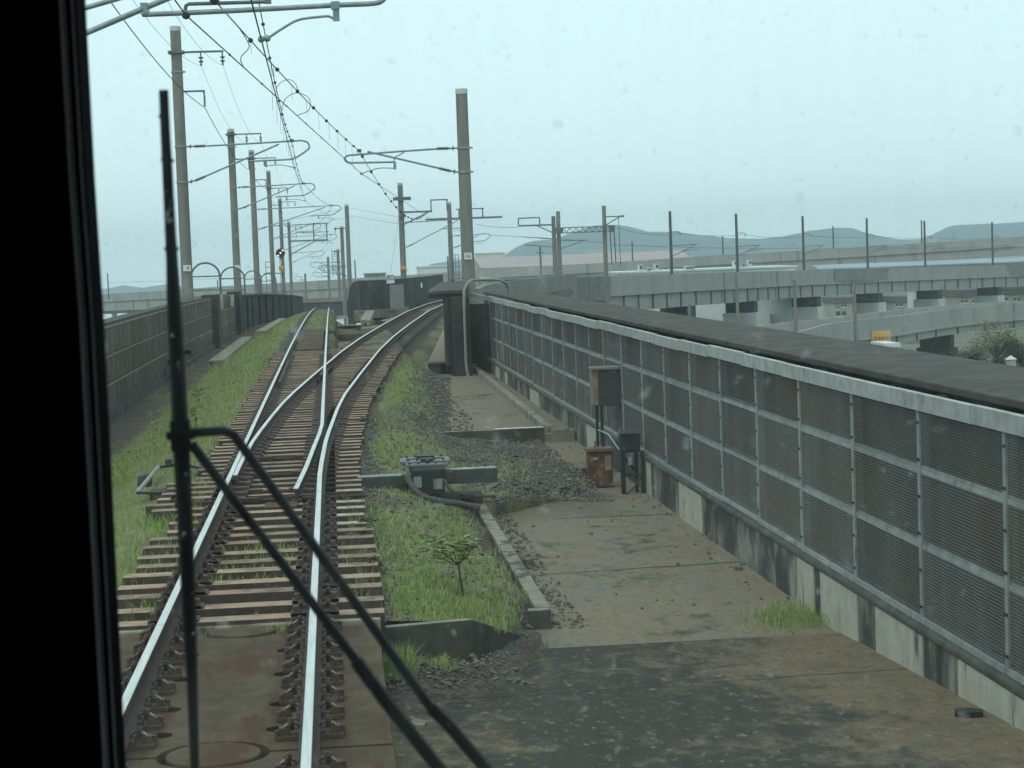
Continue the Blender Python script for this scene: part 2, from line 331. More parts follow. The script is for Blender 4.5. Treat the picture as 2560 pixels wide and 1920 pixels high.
for x0_, y0_, x1_, y1_ in ((1.1, 15.2, 5.2, 15.45), (1.1, 10.2, 5.2, 10.3)):
    b = MB(); P_ = [(x0_+(x1_-x0_)*k/24, y0_+(y1_-y0_)*k/24+.03*(vn(k*.7, y0_)-.5)) for k in range(25)]
    for (xa, ya), (xb, yb) in zip(P_[:-1], P_[1:]): b.add([(xa, ya, zdeck(ya)+.004), (xb, yb, zdeck(yb)+.004), (xb, yb+.014, zdeck(yb)+.0035), (xa, ya+.014, zdeck(ya)+.0035)], [(0, 1, 2, 3)])
    b.build('joint_line', M_black, near_deck)
b = MB(); b.box(1.0, 5.46, 17.6, 37.2, -2.2, -.90); mid_deck = b.build('viaduct_deck_slab', M_deck, kind='structure')
for x0_, y0_, x1_, y1_ in ((3.6, 26.4, 5.2, 26.25), (2.7, 21.8, 5.2, 22.0)):
    b = MB(); P_ = [(x0_+(x1_-x0_)*k/20, y0_+(y1_-y0_)*k/20+.05*(vn(k*.8, y0_)-.5)) for k in range(21)]
    for (xa, ya), (xb, yb) in zip(P_[:-1], P_[1:]): b.add([(xa, ya, -.896), (xb, yb, -.896), (xb, yb+.03, -.896), (xa, ya+.03, -.896)], [(0, 1, 2, 3)])
    b.build('joint_line', M_black, mid_deck)
b = MB(); b.box(1.0, 5.46, 37.2, 66, -2.2, -.74); b.build('viaduct_deck_slab', M_deck, kind='structure', bevel=.015)
b = MB(); b.box(-4.75, 1.0, -6, 66, -2.2, -1.05); b.build('viaduct_deck_slab', M_deck, kind='structure')
b = MB(); P = [(-1.2, y, ztr(y)) for y in range(66, 231, 6)]
b.sweep(P, [(-3.55, -2.2), (-3.55, -.82), (3.6, -.82), (3.6, -2.2)]); b.build('viaduct_deck_slab', M_deck, kind='structure')
DIV = [(dlt(y)-.055, y, 0) for y in range(66, 193, 6)]
b = MB(); b.sweep(DIV, [(-3.2, -2.2), (-3.2, -.84), (3.0, -.84), (3.0, -2.2)]); b.build('viaduct_deck_slab', M_deck, kind='structure')

# ballast bed with grass
def grass_mask(X, Y):
    d = dlt(Y); n = vn(X*.9+3, Y*.45); n2 = vn(X*2.7+11, Y*1.9)
    if X < -1.05:
        g = sst((X+3.55)/.5)*sst((-1.0-X)/.35)
        g *= .55+.45*sst((n-.2)/.35)
        if Y > 95: g *= .75
        return max(g, .3*sst((n2+n-1.05)/.3))
    xr = X-d
    if Y > 60 and .75 < X < d-1.1: return .05
    if X > RR+.62+d:
        if 26.5 < Y < 33 and X > 2.5: return .8*sst((n2-.36)/.2)*sst((4.0-X)/.5)
        g = sst((xr-1.0)/.35); lim = 2.45 if Y < 27 else 2.55+.25*sst((Y-40)/10)
        g *= sst((lim+.5*(n2-.5)-xr*.95)/.55)
        g *= .35+.65*sst((n+.35*n2-.45)/.3)
        if 22 < Y < 30: g *= .8
        if 33 < Y < 56 and xr > 1.9: g *= .5
        return g
    if RL < X < RR+d:
        if 17.6 < Y < 20.6: return .55*sst((Y-17.6)/.6)*sst((20.6-Y)/.8)*sst((X-RL-.12)/.1)*(1 if X < .38 else .3)
        if Y > 45: return .55*sst((Y-45)/10)*sst((n2-.25)/.3)
        return .06 if Y > 22 else .03
    return .12
NX, YS = 88, [6, 8, 10, 12, 14, 15.9, 16.0]+list(np.arange(16.3, 60, .22))+list(np.arange(60, 186, .8))
me = bpy.data.meshes.new('ballast_bed'); vs = []; gm = []
for Y in YS:
    x1 = xmax(Y)
    for i in range(NX):
        X = -4.42+(x1+4.42)*i/(NX-1); z = bed(X, Y)
        if i == NX-1: z -= .35
        vs.append((X, Y, z)); gm.append(grass_mask(X, Y))
fs = [(j*NX+i, j*NX+i+1, (j+1)*NX+i+1, (j+1)*NX+i) for j in range(len(YS)-1) for i in range(NX-1) if j != 6]
me.from_pydata(vs, [], fs); me.polygons.foreach_set('use_smooth', [True]*len(fs))
at = me.attributes.new('grass_cover', 'FLOAT', 'POINT'); at.data.foreach_set('value', gm)
M_bed = bpy.data.materials.new('ballast_and_turf'); M_bed.use_nodes = True; t = M_bed.node_tree; N = t.nodes; L = t.links
pb = N['Principled BSDF']; pb.inputs['Roughness'].default_value = .95; pb.inputs['Specular IOR Level'].default_value = .15
geo = N.new('ShaderNodeNewGeometry')
def _n(sc, det=8):
    n = N.new('ShaderNodeTexNoise'); n.inputs['Scale'].default_value = sc; n.inputs['Detail'].default_value = det; n.inputs['Roughness'].default_value = .65
    L.new(geo.outputs['Position'], n.inputs['Vector']); return n
def _mix(f, a, c):
    x = N.new('ShaderNodeMix'); x.data_type = 'RGBA'
    L.new(f, x.inputs[0])
    for s, q in ((6, a), (7, c)):
        if isinstance(q, tuple): x.inputs[s].default_value = (*q, 1)
        else: L.new(q, x.inputs[s])
    return x.outputs[2]
def _mr(o, lo, hi):
    r = N.new('ShaderNodeMapRange'); r.inputs[1].default_value = lo; r.inputs[2].default_value = hi; L.new(o, r.inputs[0]); return r.outputs[0]
vo = N.new('ShaderNodeTexVoronoi'); vo.inputs['Scale'].default_value = 26; L.new(geo.outputs['Position'], vo.inputs['Vector'])
grav = _mix(_mr(vo.outputs['Color'], .2, .8), (.055, .047, .040), (.13, .108, .088))
grav = _mix(_mr(_n(.9).outputs[0], .45, .7), grav, (.085, .055, .038))
soil = _mix(_mr(_n(3).outputs[0], .35, .65), (.12, .15, .055), (.20, .18, .10))
ga = N.new('ShaderNodeAttribute'); ga.attribute_name = 'grass_cover'
mul = N.new('ShaderNodeMath'); mul.operation = 'MULTIPLY_ADD'; L.new(_n(7).outputs[0], mul.inputs[0]); mul.inputs[1].default_value = .8; L.new(ga.outputs['Fac'], mul.inputs[2])
L.new(_mix(_mr(mul.outputs[0], .62, .95), grav, soil), pb.inputs['Base Color'])
bp = N.new('ShaderNodeBump'); bp.inputs['Strength'].default_value = .7; bp.inputs['Distance'].default_value = .04
L.new(vo.outputs['Distance'], bp.inputs['Height']); L.new(bp.outputs[0], pb.inputs['Normal'])
me.materials.append(M_bed); o = bpy.data.objects.new('ballast_bed', me); COL.objects.link(o); o['kind'] = 'structure'

SX, SY = np.linspace(.98, 2.5, 18), np.linspace(14.7, 17.8, 22); b = MB()
for yy in SY:
    for xx in SX:
        ky = np.interp(xx, [1.0, 1.75, 2.25, 2.5], [16.08, 16.22, 17.5, 18.2]); f = sst((yy-(ky-1.25))/1.2); zd = np.interp(yy, [9, 17.6], [-.45, -.878])
        b.v.append((xx, yy, zd-.03+(.16+.10*sst((1.9-xx)/.7))*f+.03*(vn(xx*6, yy*5)-.5)))
b.f = [(j*18+i, j*18+i+1, (j+1)*18+i+1, (j+1)*18+i) for j in range(21) for i in range(17)]; b.mi = [0]*len(b.f)
b.build('soil_patch', M_bed, smooth=True, kind='structure')
# loose ballast stones
def stones(name, spots, mt):
    base = np.array([(1,0,0),(-1,0,0),(0,1,0),(0,-1,0),(0,0,1),(0,0,-1)], float)
    fc = np.array([(0,2,4),(2,1,4),(1,3,4),(3,0,4),(2,0,5),(1,2,5),(3,1,5),(0,3,5)])
    V = []; Fs = []
    for k, (x, y, z, s) in enumerate(spots):
        q = base*s*rng.uniform(.55, 1.25, (6, 1)); q[:, 2] *= .75; a = rng.uniform(0, 6.28); c, sn = math.cos(a), math.sin(a)
        q = np.stack([q[:, 0]*c-q[:, 1]*sn, q[:, 0]*sn+q[:, 1]*c, q[:, 2]], 1); q[:, 2] += q[:, 0]*rng.uniform(-.4, .4)
        V.append(q+np.array([x, y, z+s*.25])); Fs.append(fc+6*k)
    me = bpy.data.meshes.new(name); me.from_pydata(np.concatenate(V).tolist(), [], np.concatenate(Fs).tolist()); me.materials.append(mt)
    o = bpy.data.objects.new(name, me); COL.objects.link(o); return o
sp = []
def scatter(n, x0, x1, y0, y1, s0, s1, onbed=True, z=0, pw=1.6):
    for _ in range(n):
        y = rng.uniform(y0, y1); x = rng.uniform(x0, x1)+(dlt(y) if y > 37 and onbed else 0); sp.append((x, y, bed(x, y) if onbed else z, s0+(s1-s0)*rng.uniform()**pw))
scatter(4200, 2.5, 4.45, 26.4, 36.4, .012, .04); scatter(200, 2.6, 4.3, 27, 33, .03, .10, pw=3)
scatter(1500, -.55, .45, 16.2, 30, .018, .045); scatter(700, RR+.1, 1.3, 16.2, 32, .018, .045); scatter(600, -1.3, RL-.08, 16.2, 34, .018, .045)
scatter(1400, 1.0, 2.4, 16.8, 36, .015, .045); scatter(1300, 1.6, 2.6, 37, 57, .025, .06)
scatter(500, 2.62, 3.05, 18.6, 28, .015, .05, False, -.90, 3); scatter(160, 2.7, 5.1, 18.5, 36, .01, .035, False, -.90, 3)
scatter(260, 1.05, 2.1, 14.9, 16.1, .012, .04, False, -.60, 2); scatter(90, 4.9, 5.25, 14, 36, .012, .04, False, -.90, 2)
scatter(700, -4.2, -2.9, 24, 70, .015, .04); scatter(500, 2.9, 3.5, 37.5, 56, .015, .06, False, -.74, 2)
o = stones('ballast_stones', sp, M_stone); tag(o, 'loose dark ballast stones strewn beside the track', 'gravel', kind='stuff')
# a few larger broken pieces that can be told apart
def slabpiece(px, z, w, d, h, rz, mt, label):
    c = PD_(*px); z = c[2]; b = MB(); n = 6
    pts = [(c[0]+w/2*math.cos(rz+2*math.pi*i/n)*(.8+.4*vn(i*3.3, px[0])), c[1]+d/2*math.sin(2*math.pi*i/n)*(.8+.4*vn(i*1.7, px[1])), z+.003) for i in range(n)]
    b.prism(pts, (0, 0, h)); o = b.build('broken_concrete_piece', mt); tag(o, label, 'rubble', 'broken pieces lying on the deck')
slabpiece((1045, 1815), -.62, .12, .25, .025, .2, M_kerb, 'flat pale concrete flake near the wiper arms')
slabpiece((1195, 1680), -.62, .11, .16, .04, .1, M_greybox, 'dark green chip on the pale deck beyond the wiper')
slabpiece((2425, 1790), -.62, .22, .16, .04, .3, M_black, 'black clod on tan deck at bottom right')
slabpiece((1322, 1418), -.90, .13, .2, .10, 0, M_stone, 'largest dark stone beside the long kerb')
slabpiece((1845, 1424), -.90, .11, .15, .03, 0, M_stone, 'small dark flake by the foot of the cream barrier base')
slabpiece((1440, 1190), -.90, .35, .3, .12, 0, M_stone, 'brown earth lump left of the rusted box')

# grass blades
def blades(name, n, area, dens, h0, h1, wbase=.006, tone=0):
    V = []; Fs = []; k = 0; x0, x1, y0, y1 = area
    y = y0+(y1-y0)*rng.uniform(0, 1, n)**1.25; x = rng.uniform(x0, x1, n)
    for X, Y in zip(x, y):
        X = X+(dlt(Y) if x0 > .6 else 0)
        if X > xmax(Y)-.03: continue
        g = grass_mask(X, Y) if dens is None else dens
        if rng.uniform() > g: continue
        z = bed(X, Y)-.01; h = (h0+(h1-h0)*rng.uniform()**2.2)*(.55+.9*vn(X*1.6+4, Y*.9)); wd = wbase+.00028*Y
        a = rng.uniform(0, 6.28); c, s = math.cos(a)*wd/2, math.sin(a)*wd/2; lx, ly = rng.normal(0, .35, 2)*h
        V += [(X-c, Y-s, z), (X+c, Y+s, z), (X+c*.7+lx*.4, Y+s*.7+ly*.4, z+h*.6), (X-c*.7+lx*.4, Y-s*.7+ly*.4, z+h*.6), (X+lx, Y+ly, z+h)]
        Fs += [(k, k+1, k+2, k+3), (k+3, k+2, k+4)]; k += 5
    return V, Fs
M_grass = mat('grass_blade', (.18, .29, .06), (.26, .33, .09), 1.3, .7, c3=(.36, .31, .18), scale3=2.2, lo3=.49, hi3=.64, spec=.2)
V, Fs = [], []
for args in [(40000, (-4.3, -.95, 12, 60), None, .03, .11), (15000, (-4.3, -.95, 60, 125), None, .04, .13), (36000, (1.0, 3.9, 16.3, 36), None, .025, .10),
             (11000, (1.0, 2.9, 36, 60), None, .04, .12), (3500, (RL+.15, RR-.1, 17.4, 20.8), None, .05, .17), (5000, (RL, 2.6, 45, 60), None, .03, .09),
             (9000, (-.6, 1.0, 60, 120), .25, .03, .09)]:
    a, f = blades('g', *args); o = len(V); V += a; Fs += [tuple(i+o for i in q) for q in f]
def tuft(n, c, r, z, h0, h1):
    for _ in range(n):
        a = rng.uniform(0, 6.28); q = r*rng.uniform()**.7; X, Y = c[0]+q*math.cos(a), c[1]+q*math.sin(a)*1.6; h = h0+(h1-h0)*rng.uniform()
        wd = .007; t = rng.uniform(0, 6.28); cc, s = math.cos(t)*wd/2, math.sin(t)*wd/2; lx, ly = rng.normal(0, .4, 2)*h; k = len(V)
        V.extend([(X-cc, Y-s, z), (X+cc, Y+s, z), (X+cc*.7+lx*.4, Y+s*.7+ly*.4, z+h*.6), (X-cc*.7+lx*.4, Y-s*.7+ly*.4, z+h*.6), (X+lx, Y+ly, z+h)])
        Fs.extend([(k, k+1, k+2, k+3), (k+3, k+2, k+4)])
tuft(700, PZ(2000, 1545, -.9), .40, -.91, .05, .17); tuft(360, PZ(1930, 1560, -.9), .38, -.91, .03, .10)
tuft(420, (1.15, 15.6), .16, -.62, .10, .28); tuft(120, (1.5, 15.8), .14, -.62, .04, .12)
tuft(260, (.26, 15.65), .13, -.34, .08, .2); tuft(110, (-.3, 15.65), .1, -.34, .06, .15); tuft(500, (2.25, 17.6), .30, -.9, .04, .13)
for _ in range(40):
    x, y = rng.uniform(1.3, 2.4), rng.uniform(16.6, 18.6); tuft(40, (x, y), .13, bed(x, y), .04, .12)
for _ in range(26):
    x, y = rng.uniform(-3.2, -1.6), rng.uniform(26, 70); tuft(30, (x, y), .2, bed(x, y), .08, .24)
for _ in range(120):
    x, y = rng.uniform(-1.45, -.85), rng.uniform(16.2, 27); tuft(16, (x, y), .12, bed(x, y), .08, .17)
for _ in range(70):
    x, y = rng.uniform(.8, 1.25), rng.uniform(16.4, 24); tuft(10, (x, y), .09, bed(x, y), .10, .2)
me = bpy.data.meshes.new('grass'); me.from_pydata(V, [], Fs); me.materials.append(M_grass)
o = bpy.data.objects.new('grass', me); COL.objects.link(o); tag(o, 'green and straw coloured grass growing along the track', 'grass', kind='stuff')

# puddles on the low deck between the tracks
M_puddle = mat('puddle_water', (.05, .055, .05), None, rough=.04, spec=.6)
for q in ([(838, 800), (868, 794), (905, 797), (985, 806), (960, 812), (900, 809), (860, 812)], [(848, 846), (870, 840), (893, 842), (890, 850), (852, 853)]):
    b = MB(); b.add([PZ(x, y, -.81) for x, y in q], [tuple(range(len(q)))]); b.build('puddle', M_puddle, kind='structure')

# ================================================================== TRACK
track = thing('railway_track', 'rusty narrow gauge railway track with a turnout branching right', 'railway track', (0, 8, 0))
PROF = [(-.0635, -.153), (.0635, -.153), (.0635, -.143), (.012, -.125), (.010, -.045), (.0325, -.032), (.0325, -.003), (.024, 0), (-.024, 0), (-.0325, -.003), (-.0325, -.032), (-.010, -.045), (-.012, -.125), (-.0635, -.143)]
HEAD = [(-.029, -.0015), (.029, -.0015), (.026, .0025), (-.026, .0025)]
def rail(path, thin=False):
    b = MB(); pr = [(a*(.55 if thin else 1), z) for a, z in PROF]; b.sweep(path, pr); r = b.build('rail', M_rust, track)
    b = MB(); b.sweep(path, [(a*(.55 if thin else 1), z) for a, z in HEAD]); b.build('running_surface', M_rail, r)
    return r
ya = list(np.arange(5.5, 60, 1.5))+list(np.arange(60, 206, 4))
rail([(RL, y, ztr(y)) for y in ya])                                             # left, straight
rail([(RR+dlt(y), y, 0) for y in ya if y < 190])                                # right, leads into the branch
yb = [y for y in np.arange(33, 206, 3)]
rail([(.235, 23.5, -.004), (.33, 26, 0), (.40, 28.5, 0), (.475, 31, 0), (RR-.004, 32.6, 0)]+[(RR-.002, y, ztr(y)) for y in yb])   # open switch blade and closure rail
rail([(RL+.055, 25.4, -.012), (RL+.066, 27.5, -.006), (RL+.10, 30, 0)]+[(RL+dlt(y)+.02, y, 0) for y in np.arange(32, 189, 3)])   # closed blade, branch left rail
for p in ([(RL+.13, y, -.01) for y in np.arange(45, 57, 2)], [(RR+dlt(y)-.13, y, -.01) for y in np.arange(44, 56, 2)]):
    b = MB(); b.sweep(p, PROF); b.build('check_rail', M_rust, track)
b = MB(); b.sweep([(RR-.06, 52.5, -.004), (RR-.03, 51.6, -.004), (RR-.02, 49.5, -.004), (RR-.09, 47, -.004)], PROF); b.build('wing_rail', M_rust, track)

# sleepers (one mesh, shared)
b = MB(); b.box(-.5, .5, -.115, .115, -.14, 0); b.mi = [1, 0, 1, 1, 1, 1]; sl_me = b.build('sleeper', [M_sleeper, M_sleeper_side], track, local=True)  # every face but the top takes the darker brown
sl_me.location = (0, 9, -.172); sl_me.scale = (.01, .01, .01)
first = [True]; SLP = []
def place_sleeper(x0, x1, y, z, rz=0, pale=False):
    if first[0]: o = sl_me; first[0] = False
    else: o = sl_me.copy(); COL.objects.link(o)
    o.parent = track; o.location = np.array([(x0+x1)/2, y, z])-wloc(track); o.scale = (x1-x0, 1, 1); o.rotation_euler = (0, 0, rz)
    if pale: o.material_slots[0].link = 'OBJECT'; o.material_slots[0].material = M_sleeper_dark
    WL[o.name] = np.array([(x0+x1)/2, y, z]); SLP.append(o); return o
y = 15.98
while y < 64:
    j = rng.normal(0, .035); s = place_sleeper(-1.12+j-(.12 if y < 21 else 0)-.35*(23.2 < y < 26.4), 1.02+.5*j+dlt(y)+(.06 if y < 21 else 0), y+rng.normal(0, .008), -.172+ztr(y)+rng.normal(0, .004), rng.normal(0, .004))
    y += .62 if y < 23 else .56
for y in np.arange(64.3, 112, .62):
    place_sleeper(dlt(y)-.055-1.05, dlt(y)-.055+1.05, y, -.205, -math.atan((dlt(y+.5)-dlt(y-.5))), True)
for y in np.arange(84, 180, .7):
    place_sleeper(-1.0, .9, y, -.19+ztr(y), 0, True)
b = MB(); b.box(-.5, .39, 64.5, 84, -.26, -.165); b.build('centre_plank', M_slab, track)

# pale lime stained sleeper ends by the point machine
b = MB()
for o in SLP:
    p = WL[o.name]
    if 21.3 < p[1] < 24.6: b.box(.68, 1.0, p[1]-.10, p[1]+.10, p[2]-.004, p[2]+.004)
b.build('lime_stain', M_sleeper_pale, track)

# slab track in the foreground
slab_nodes = []
def slab(y0, y1, notch0, notch1):
    def side(yb, s, notch):    # semicircular notch in the slab end
        pts = []
        if notch:
            for i in range(13):
                a = math.pi*i/12; pts.append((-.055-.33*math.cos(a), yb+s*.285*math.sin(a)))
        return pts
    z0, z1 = -.42, -.215
    near = [(-1.20, y0)]+side(y0, 1, notch0)+[(1.0, y0)]
    far = [(1.0, y1)]+[p for p in side(y1, -1, notch1)][::-1]+[(-1.20, y1)]
    b = MB(); poly = [(x, y, z0) for x, y in near+far]; b.prism(poly, (0, 0, z1-z0))
    return b.build('track_slab', M_slab, track)
S1 = slab(11.72, 15.62, True, True); S2 = slab(6.6, 11.67, False, True)
for S, hy in ((S1, (12.25, 12.95, 13.9, 14.75)), (S2, (9.3, 10.2, 11.0))):
    b = MB()
    for hx in (-.40, .30):
        for q in hy: b.tube([(hx, q, -.30), (hx, q, -.2125)], .066, 18)
    b.build('grout_hole', mat('grout_hole_dark', (.016, .014, .012), None, rough=1.0, spec=0.0), S)
for yc in (15.70, 11.70):
    b = MB(); b.tube([(-.055, yc, -.5), (-.055, yc, -.21)], [.29, .28], 32); b.build('slab_stopper', M_slab, track, bevel=.012)
b = MB(); b.box(-1.25, 1.02, 6, 15.7, -.75, -.40); b.build('slab_foundation', M_slab, track)
# rail fasteners: base plate, bolt and arched spring clip
def fastener_mesh(slabtype):
    b = MB(); k = .92 if slabtype else .82
    b.cbox((.035*k, 0, .012), (.19*k, .15*k, .024), m=0)
    b.cbox((.075*k, 0, .045), (.07*k, .085*k, .05), m=0)
    arc = [(-.055+.17*i/8, .030+.075*math.sin(math.pi*(i/8)**.8)) for i in range(9)]
    for s in (-1, 1): b.add([(x*k, (-.032)*k, z*k+.016*s/2) for x, z in arc]+[(x*k, .032*k, z*k+.016*s/2) for x, z in arc], [((i, i+1, 9+i+1, 9+i) if s > 0 else (i, 9+i, 9+i+1, i+1)) for i in range(8)], m=1)
    b.tube([(.028*k, 0, .05), (.028*k, 0, .135*k)], .016, 8, m=0); b.tube([(.028*k, 0, .105*k), (.028*k, 0, .125*k)], .027, 6, m=0)
    if slabtype: b.tube([(.12*k, .03, .0), (.12*k, .03, .06)], .02, 6, m=0)
    return b
fs1 = fastener_mesh(True).build('rail_fastener', [M_fast, M_clip], S1, local=True); fs2 = fastener_mesh(False).build('rail_fastener', [M_fast, M_clip], SLP[0], local=True)
fs1.scale = fs2.scale = (1, 1, 1); _u1, _u2 = [True], [True]
def put_fast(src, flag, parent, pos, flip):
    if flag[0]: o = src; flag[0] = False
    else: o = src.copy(); COL.objects.link(o)
    o.parent = parent
    pl = parent.matrix_basis.copy() if parent in SLP else Matrix.Identity(4)
    if parent in SLP:
        p0 = WL[parent.name]; sx = parent.scale[0]
        o.location = ((pos[0]-p0[0])/sx, pos[1]-p0[1], pos[2]-p0[2]); o.scale = ((-1 if flip else 1)/sx, -1 if flip else 1, 1)
    else:
        o.location = np.array(pos)-wloc(parent); o.rotation_euler = (0, 0, math.pi if flip else 0)
    return o
for S, y0, y1 in ((S1, 11.98, 15.6), (S2, 7.6, 11.6)):
    for y in np.arange(y0, y1, .50):
        for rx in (RL, RR):
            for s in (1, -1): put_fast(fs1, _u1, S, (rx+s*.085, y, -.213), s < 0)
            b = MB(); b.box(rx-.09, rx+.09, y-.09, y+.09, -.215, -.155); b.build('rail_pad', M_fast, S)
for o in SLP:
    p = WL[o.name]
    if p[1] > 23.4: continue
    for rx in (RL, RR):
        for s in (1, -1): put_fast(fs2, _u2, o, (rx+s*.085, p[1], p[2]+.002), s < 0)
b = MB()
for o in SLP:
    p = WL[o.name]
    if p[1] < 62:
        for rx in (RL, RR, RR+dlt(p[1]), RL+dlt(p[1])+.02): b.box(rx-.19, rx+.19, p[1]-.10, p[1]+.10, p[2]-.003, p[2]+.021)
b.build('tie_plates', M_fast, track, kind='stuff')
# rodding and slide chairs across the switch
for yy, x0, x1 in ((23.75, -1.2, 1.05), (24.6, -.5, .42), (26.5, -.5, .45), (28.7, -.45, .5)):
    b = MB(); b.tube([(x0, yy, -.15), (x1, yy, -.15)], .025, 6); b.cbox((-.3, yy, -.14), (.22, .10, .05)); b.cbox((.22, yy, -.14), (.18, .10, .05)); b.build('stretcher_bar', M_rust, track)
b = MB(); b.box(-.12, .25, 23.0, 23.5, -.166, -.150); b.build('cover_plate', M_slab, track)
b = MB()
for i in range(16):
    y = 23.9+i*.56
    for x in (RL+.15, RR-.16): b.box(x-.10, x+.10, y-.07, y+.07, -.168, -.12)
b.build('slide_chairs', M_fast, track, kind='stuff')

# point machine beside the switch
pm = thing('point_machine', 'dark steel point machine with long housing on grass beside the switch', 'point machine', (1.8, 25.9, -.4))
b = MB(); b.box(.98, 1.72, 25.78, 26.0, -.34, -.16); b.box(2.05, 2.80, 25.82, 26.02, -.30, -.12); b.build('housing_beam', M_greybox, pm, bevel=.01)
b = MB(); b.box(.99, 1.71, 25.79, 25.99, -.159, -.152); b.box(2.06, 2.79, 25.83, 26.01, -.119, -.112); b.build('beam_cover', M_galv, pm)
b = MB(); b.box(1.68, 2.10, 25.6, 26.5, -.42, -.06); b.build('gearbox', M_black, pm, bevel=.03)
b = MB(); b.box(1.62, 2.16, 25.75, 26.75, -.06, -.015); b.box(1.56, 1.66, 26.2, 26.7, -.075, -.02); b.box(2.12, 2.22, 26.2, 26.7, -.075, -.02); b.build('lid', M_steel, pm, bevel=.012)
b = MB(); b.box(1.82, 1.98, 26.05, 26.2, -.015, .02); b.box(1.78, 2.02, 26.5, 26.6, -.015, .015); b.tube([(1.9, 25.8, .0), (1.9, 25.9, .0)], .03, 8); b.build('lid_handle', M_black, pm)
b = MB()
for xx in (1.66, 1.78, 2.0, 2.12):
    for yy in (25.8, 26.2, 26.68): b.tube([(xx, yy, -.016), (xx, yy, .004)], .018, 8)
b.box(1.64, 2.14, 25.9, 25.94, -.0149, -.004); b.box(1.64, 2.14, 26.38, 26.42, -.0149, -.004); b.build('lid_bolts', M_rust, pm)
b = MB(); b.box(1.70, 1.80, 25.585, 25.60, -.30, -.16); b.box(1.95, 2.07, 25.585, 25.60, -.33, -.20); b.build('inspection_plate', M_galv, pm)
b = MB(); b.tube(smooth_curve([(2.08, 25.58, -.2), (2.2, 25.5, -.36), (2.5, 25.55, -.44), (2.75, 25.6, -.46)], 6), .02, 6); b.build('thin_cable', M_hose, pm)
b = MB(); b.cbox((1.60, 25.72, -.2), (.1, .14, .12)); b.cbox((2.16, 25.74, -.19), (.1, .14, .12)); b.build('bracket_bolts', M_rust, pm)
b = MB(); b.tube(smooth_curve([(1.62, 25.58, -.14), (1.66, 25.4, -.24), (1.78, 25.2, -.36), (2.0, 25.05, -.42), (2.25, 24.98, -.46), (2.5, 24.95, -.52)], 6), .04, 8); b.build('cable_hose', M_hose, pm, smooth=True)
b = MB(); b.box(2.3, 2.5, 25.6, 25.75, -.47, -.40); b.box(.95, 2.6, 25.75, 26.2, -.56, -.44); b.build('foundation_timber', M_sleeper_side, pm)
# switch crank on the left
lv = thing('switch_crank', 'pale rod and dark cranks in the grass left of the switch', 'switch rod', (-1.9, 26, -.35))
a1, a2 = PZ(342, 1232, -.2), PZ(395, 1168, -.2)
b = MB(); b.tube([a1, a2], .028, 8); b.build('rod', M_galv, lv, smooth=True)
a3, a4, a5 = PZ(455, 1160, -.2), PZ(520, 1175, -.2), PZ(430, 1232, -.2)
b = MB(); b.tube([a2, a3, a4], .022, 6); b.tube([a1, a5], .02, 6); b.build('crank_arm', M_black, lv)
b = MB(); b.cbox(PZ(362, 1200, -.3), (.18, .3, .16)); b.cbox(PZ(400, 1240, -.3), (.24, .34, .16)); b.cbox(PZ(422, 1158, -.25), (.1, .1, .12)); b.build('crank_base', M_rust, lv, bevel=.01)

# ================================================================== KERBS
M_sideconc = mat('kerb_dark_side', (.075, .066, .052), (.045, .042, .035), 4, .95, bump=.2, bscale=40, c3=(.12, .105, .08), scale3=3, lo3=.6, hi3=.75)
def kerb(name, path, prof, label, mt=M_kerb, dark_sides=False):
    b = MB(); b.sweep(path, prof)
    if dark_sides: b.mi = [0 if (i % 4 == 1 and i < 4*(len(path)-1)) else 1 for i in range(len(b.f))]  # top face keeps the kerb colour, all other faces are darker
    o = b.build(name, [mt, M_sideconc] if dark_sides else mt, bevel=.012); tag(o, label, 'kerb', 'low concrete kerbs around the ballast'); return o
SQ = lambda w, h0, h1: [(-w/2, h0), (-w/2, h1), (w/2, h1), (w/2, h0)]
kerb('kerb', [(2.62, 18.75, 0), (2.62, 27.8, 0)], SQ(.15, -.95, -.70), 'long straight kerb between the grass and the bare deck')
kerb('kerb', [(1.95, 18.72, 0), (2.69, 18.70, 0)], SQ(.14, -.95, -.715), 'short return at the near end of the long straight kerb', dark_sides=True)
kerb('kerb', [(1.03, 16.08, -.02), (1.75, 16.22, -.02), (2.25, 17.5, -.42)], SQ(.10, -.9, -.30), 'sloping end wall of the ballast where the slab track begins', dark_sides=True)
kerb('kerb', [(-1.3, 15.82, 0), (1.03, 15.82, 0)], SQ(.09, -.5, -.20), 'cross kerb between the slab track and first sleeper')
kerb('kerb', [(2.75, 37.25, 0), (4.62, 37.25, 0)], SQ(.12, -.95, -.62), 'white edged cross kerb on the deck left of the cabinets', dark_sides=True)
b = MB(); b.sweep([(3.7, 37.25, 0), (4.6, 37.25, 0)], SQ(.121, -.615, -.605)); tag(b.build('paint_stripe', M_white), 'worn white paint stripe on the cross kerb', 'paint stripe')
kerb('kerb', [(4.75, 37.2, 0), (5.18, 37.2, 0)], SQ(.16, -.95, -.66), 'short kerb block tight against the barrier base')
kerb('kerb', [(4.72, 37.4, 0), (4.86, 58.5, 0)], SQ(.16, -.80, -.60), 'cream kerb running along the foot of the far mesh barrier')
kerb('kerb', [(4.0, 58.6, 0), (4.9, 58.4, 0)], SQ(.2, -.80, -.52), 'pale kerb at the foot of the black wall')
b = MB(); b.sweep([(-3.35, 70, ztr(70)), (-3.35, 96, ztr(96))], SQ(.5, -.9, -.62)); tag(b.build('cable_trough', M_kerb), 'low grey cable trough in the grass by the left barrier', 'cable trough')
b = MB(); b.sweep([(-2.75, 98, ztr(98)), (-2.6, 135, ztr(135))], SQ(.5, -.9, -.42)); tag(b.build('cable_trough', M_kerb), 'far grey cable trough on the left before the crest', 'cable trough')

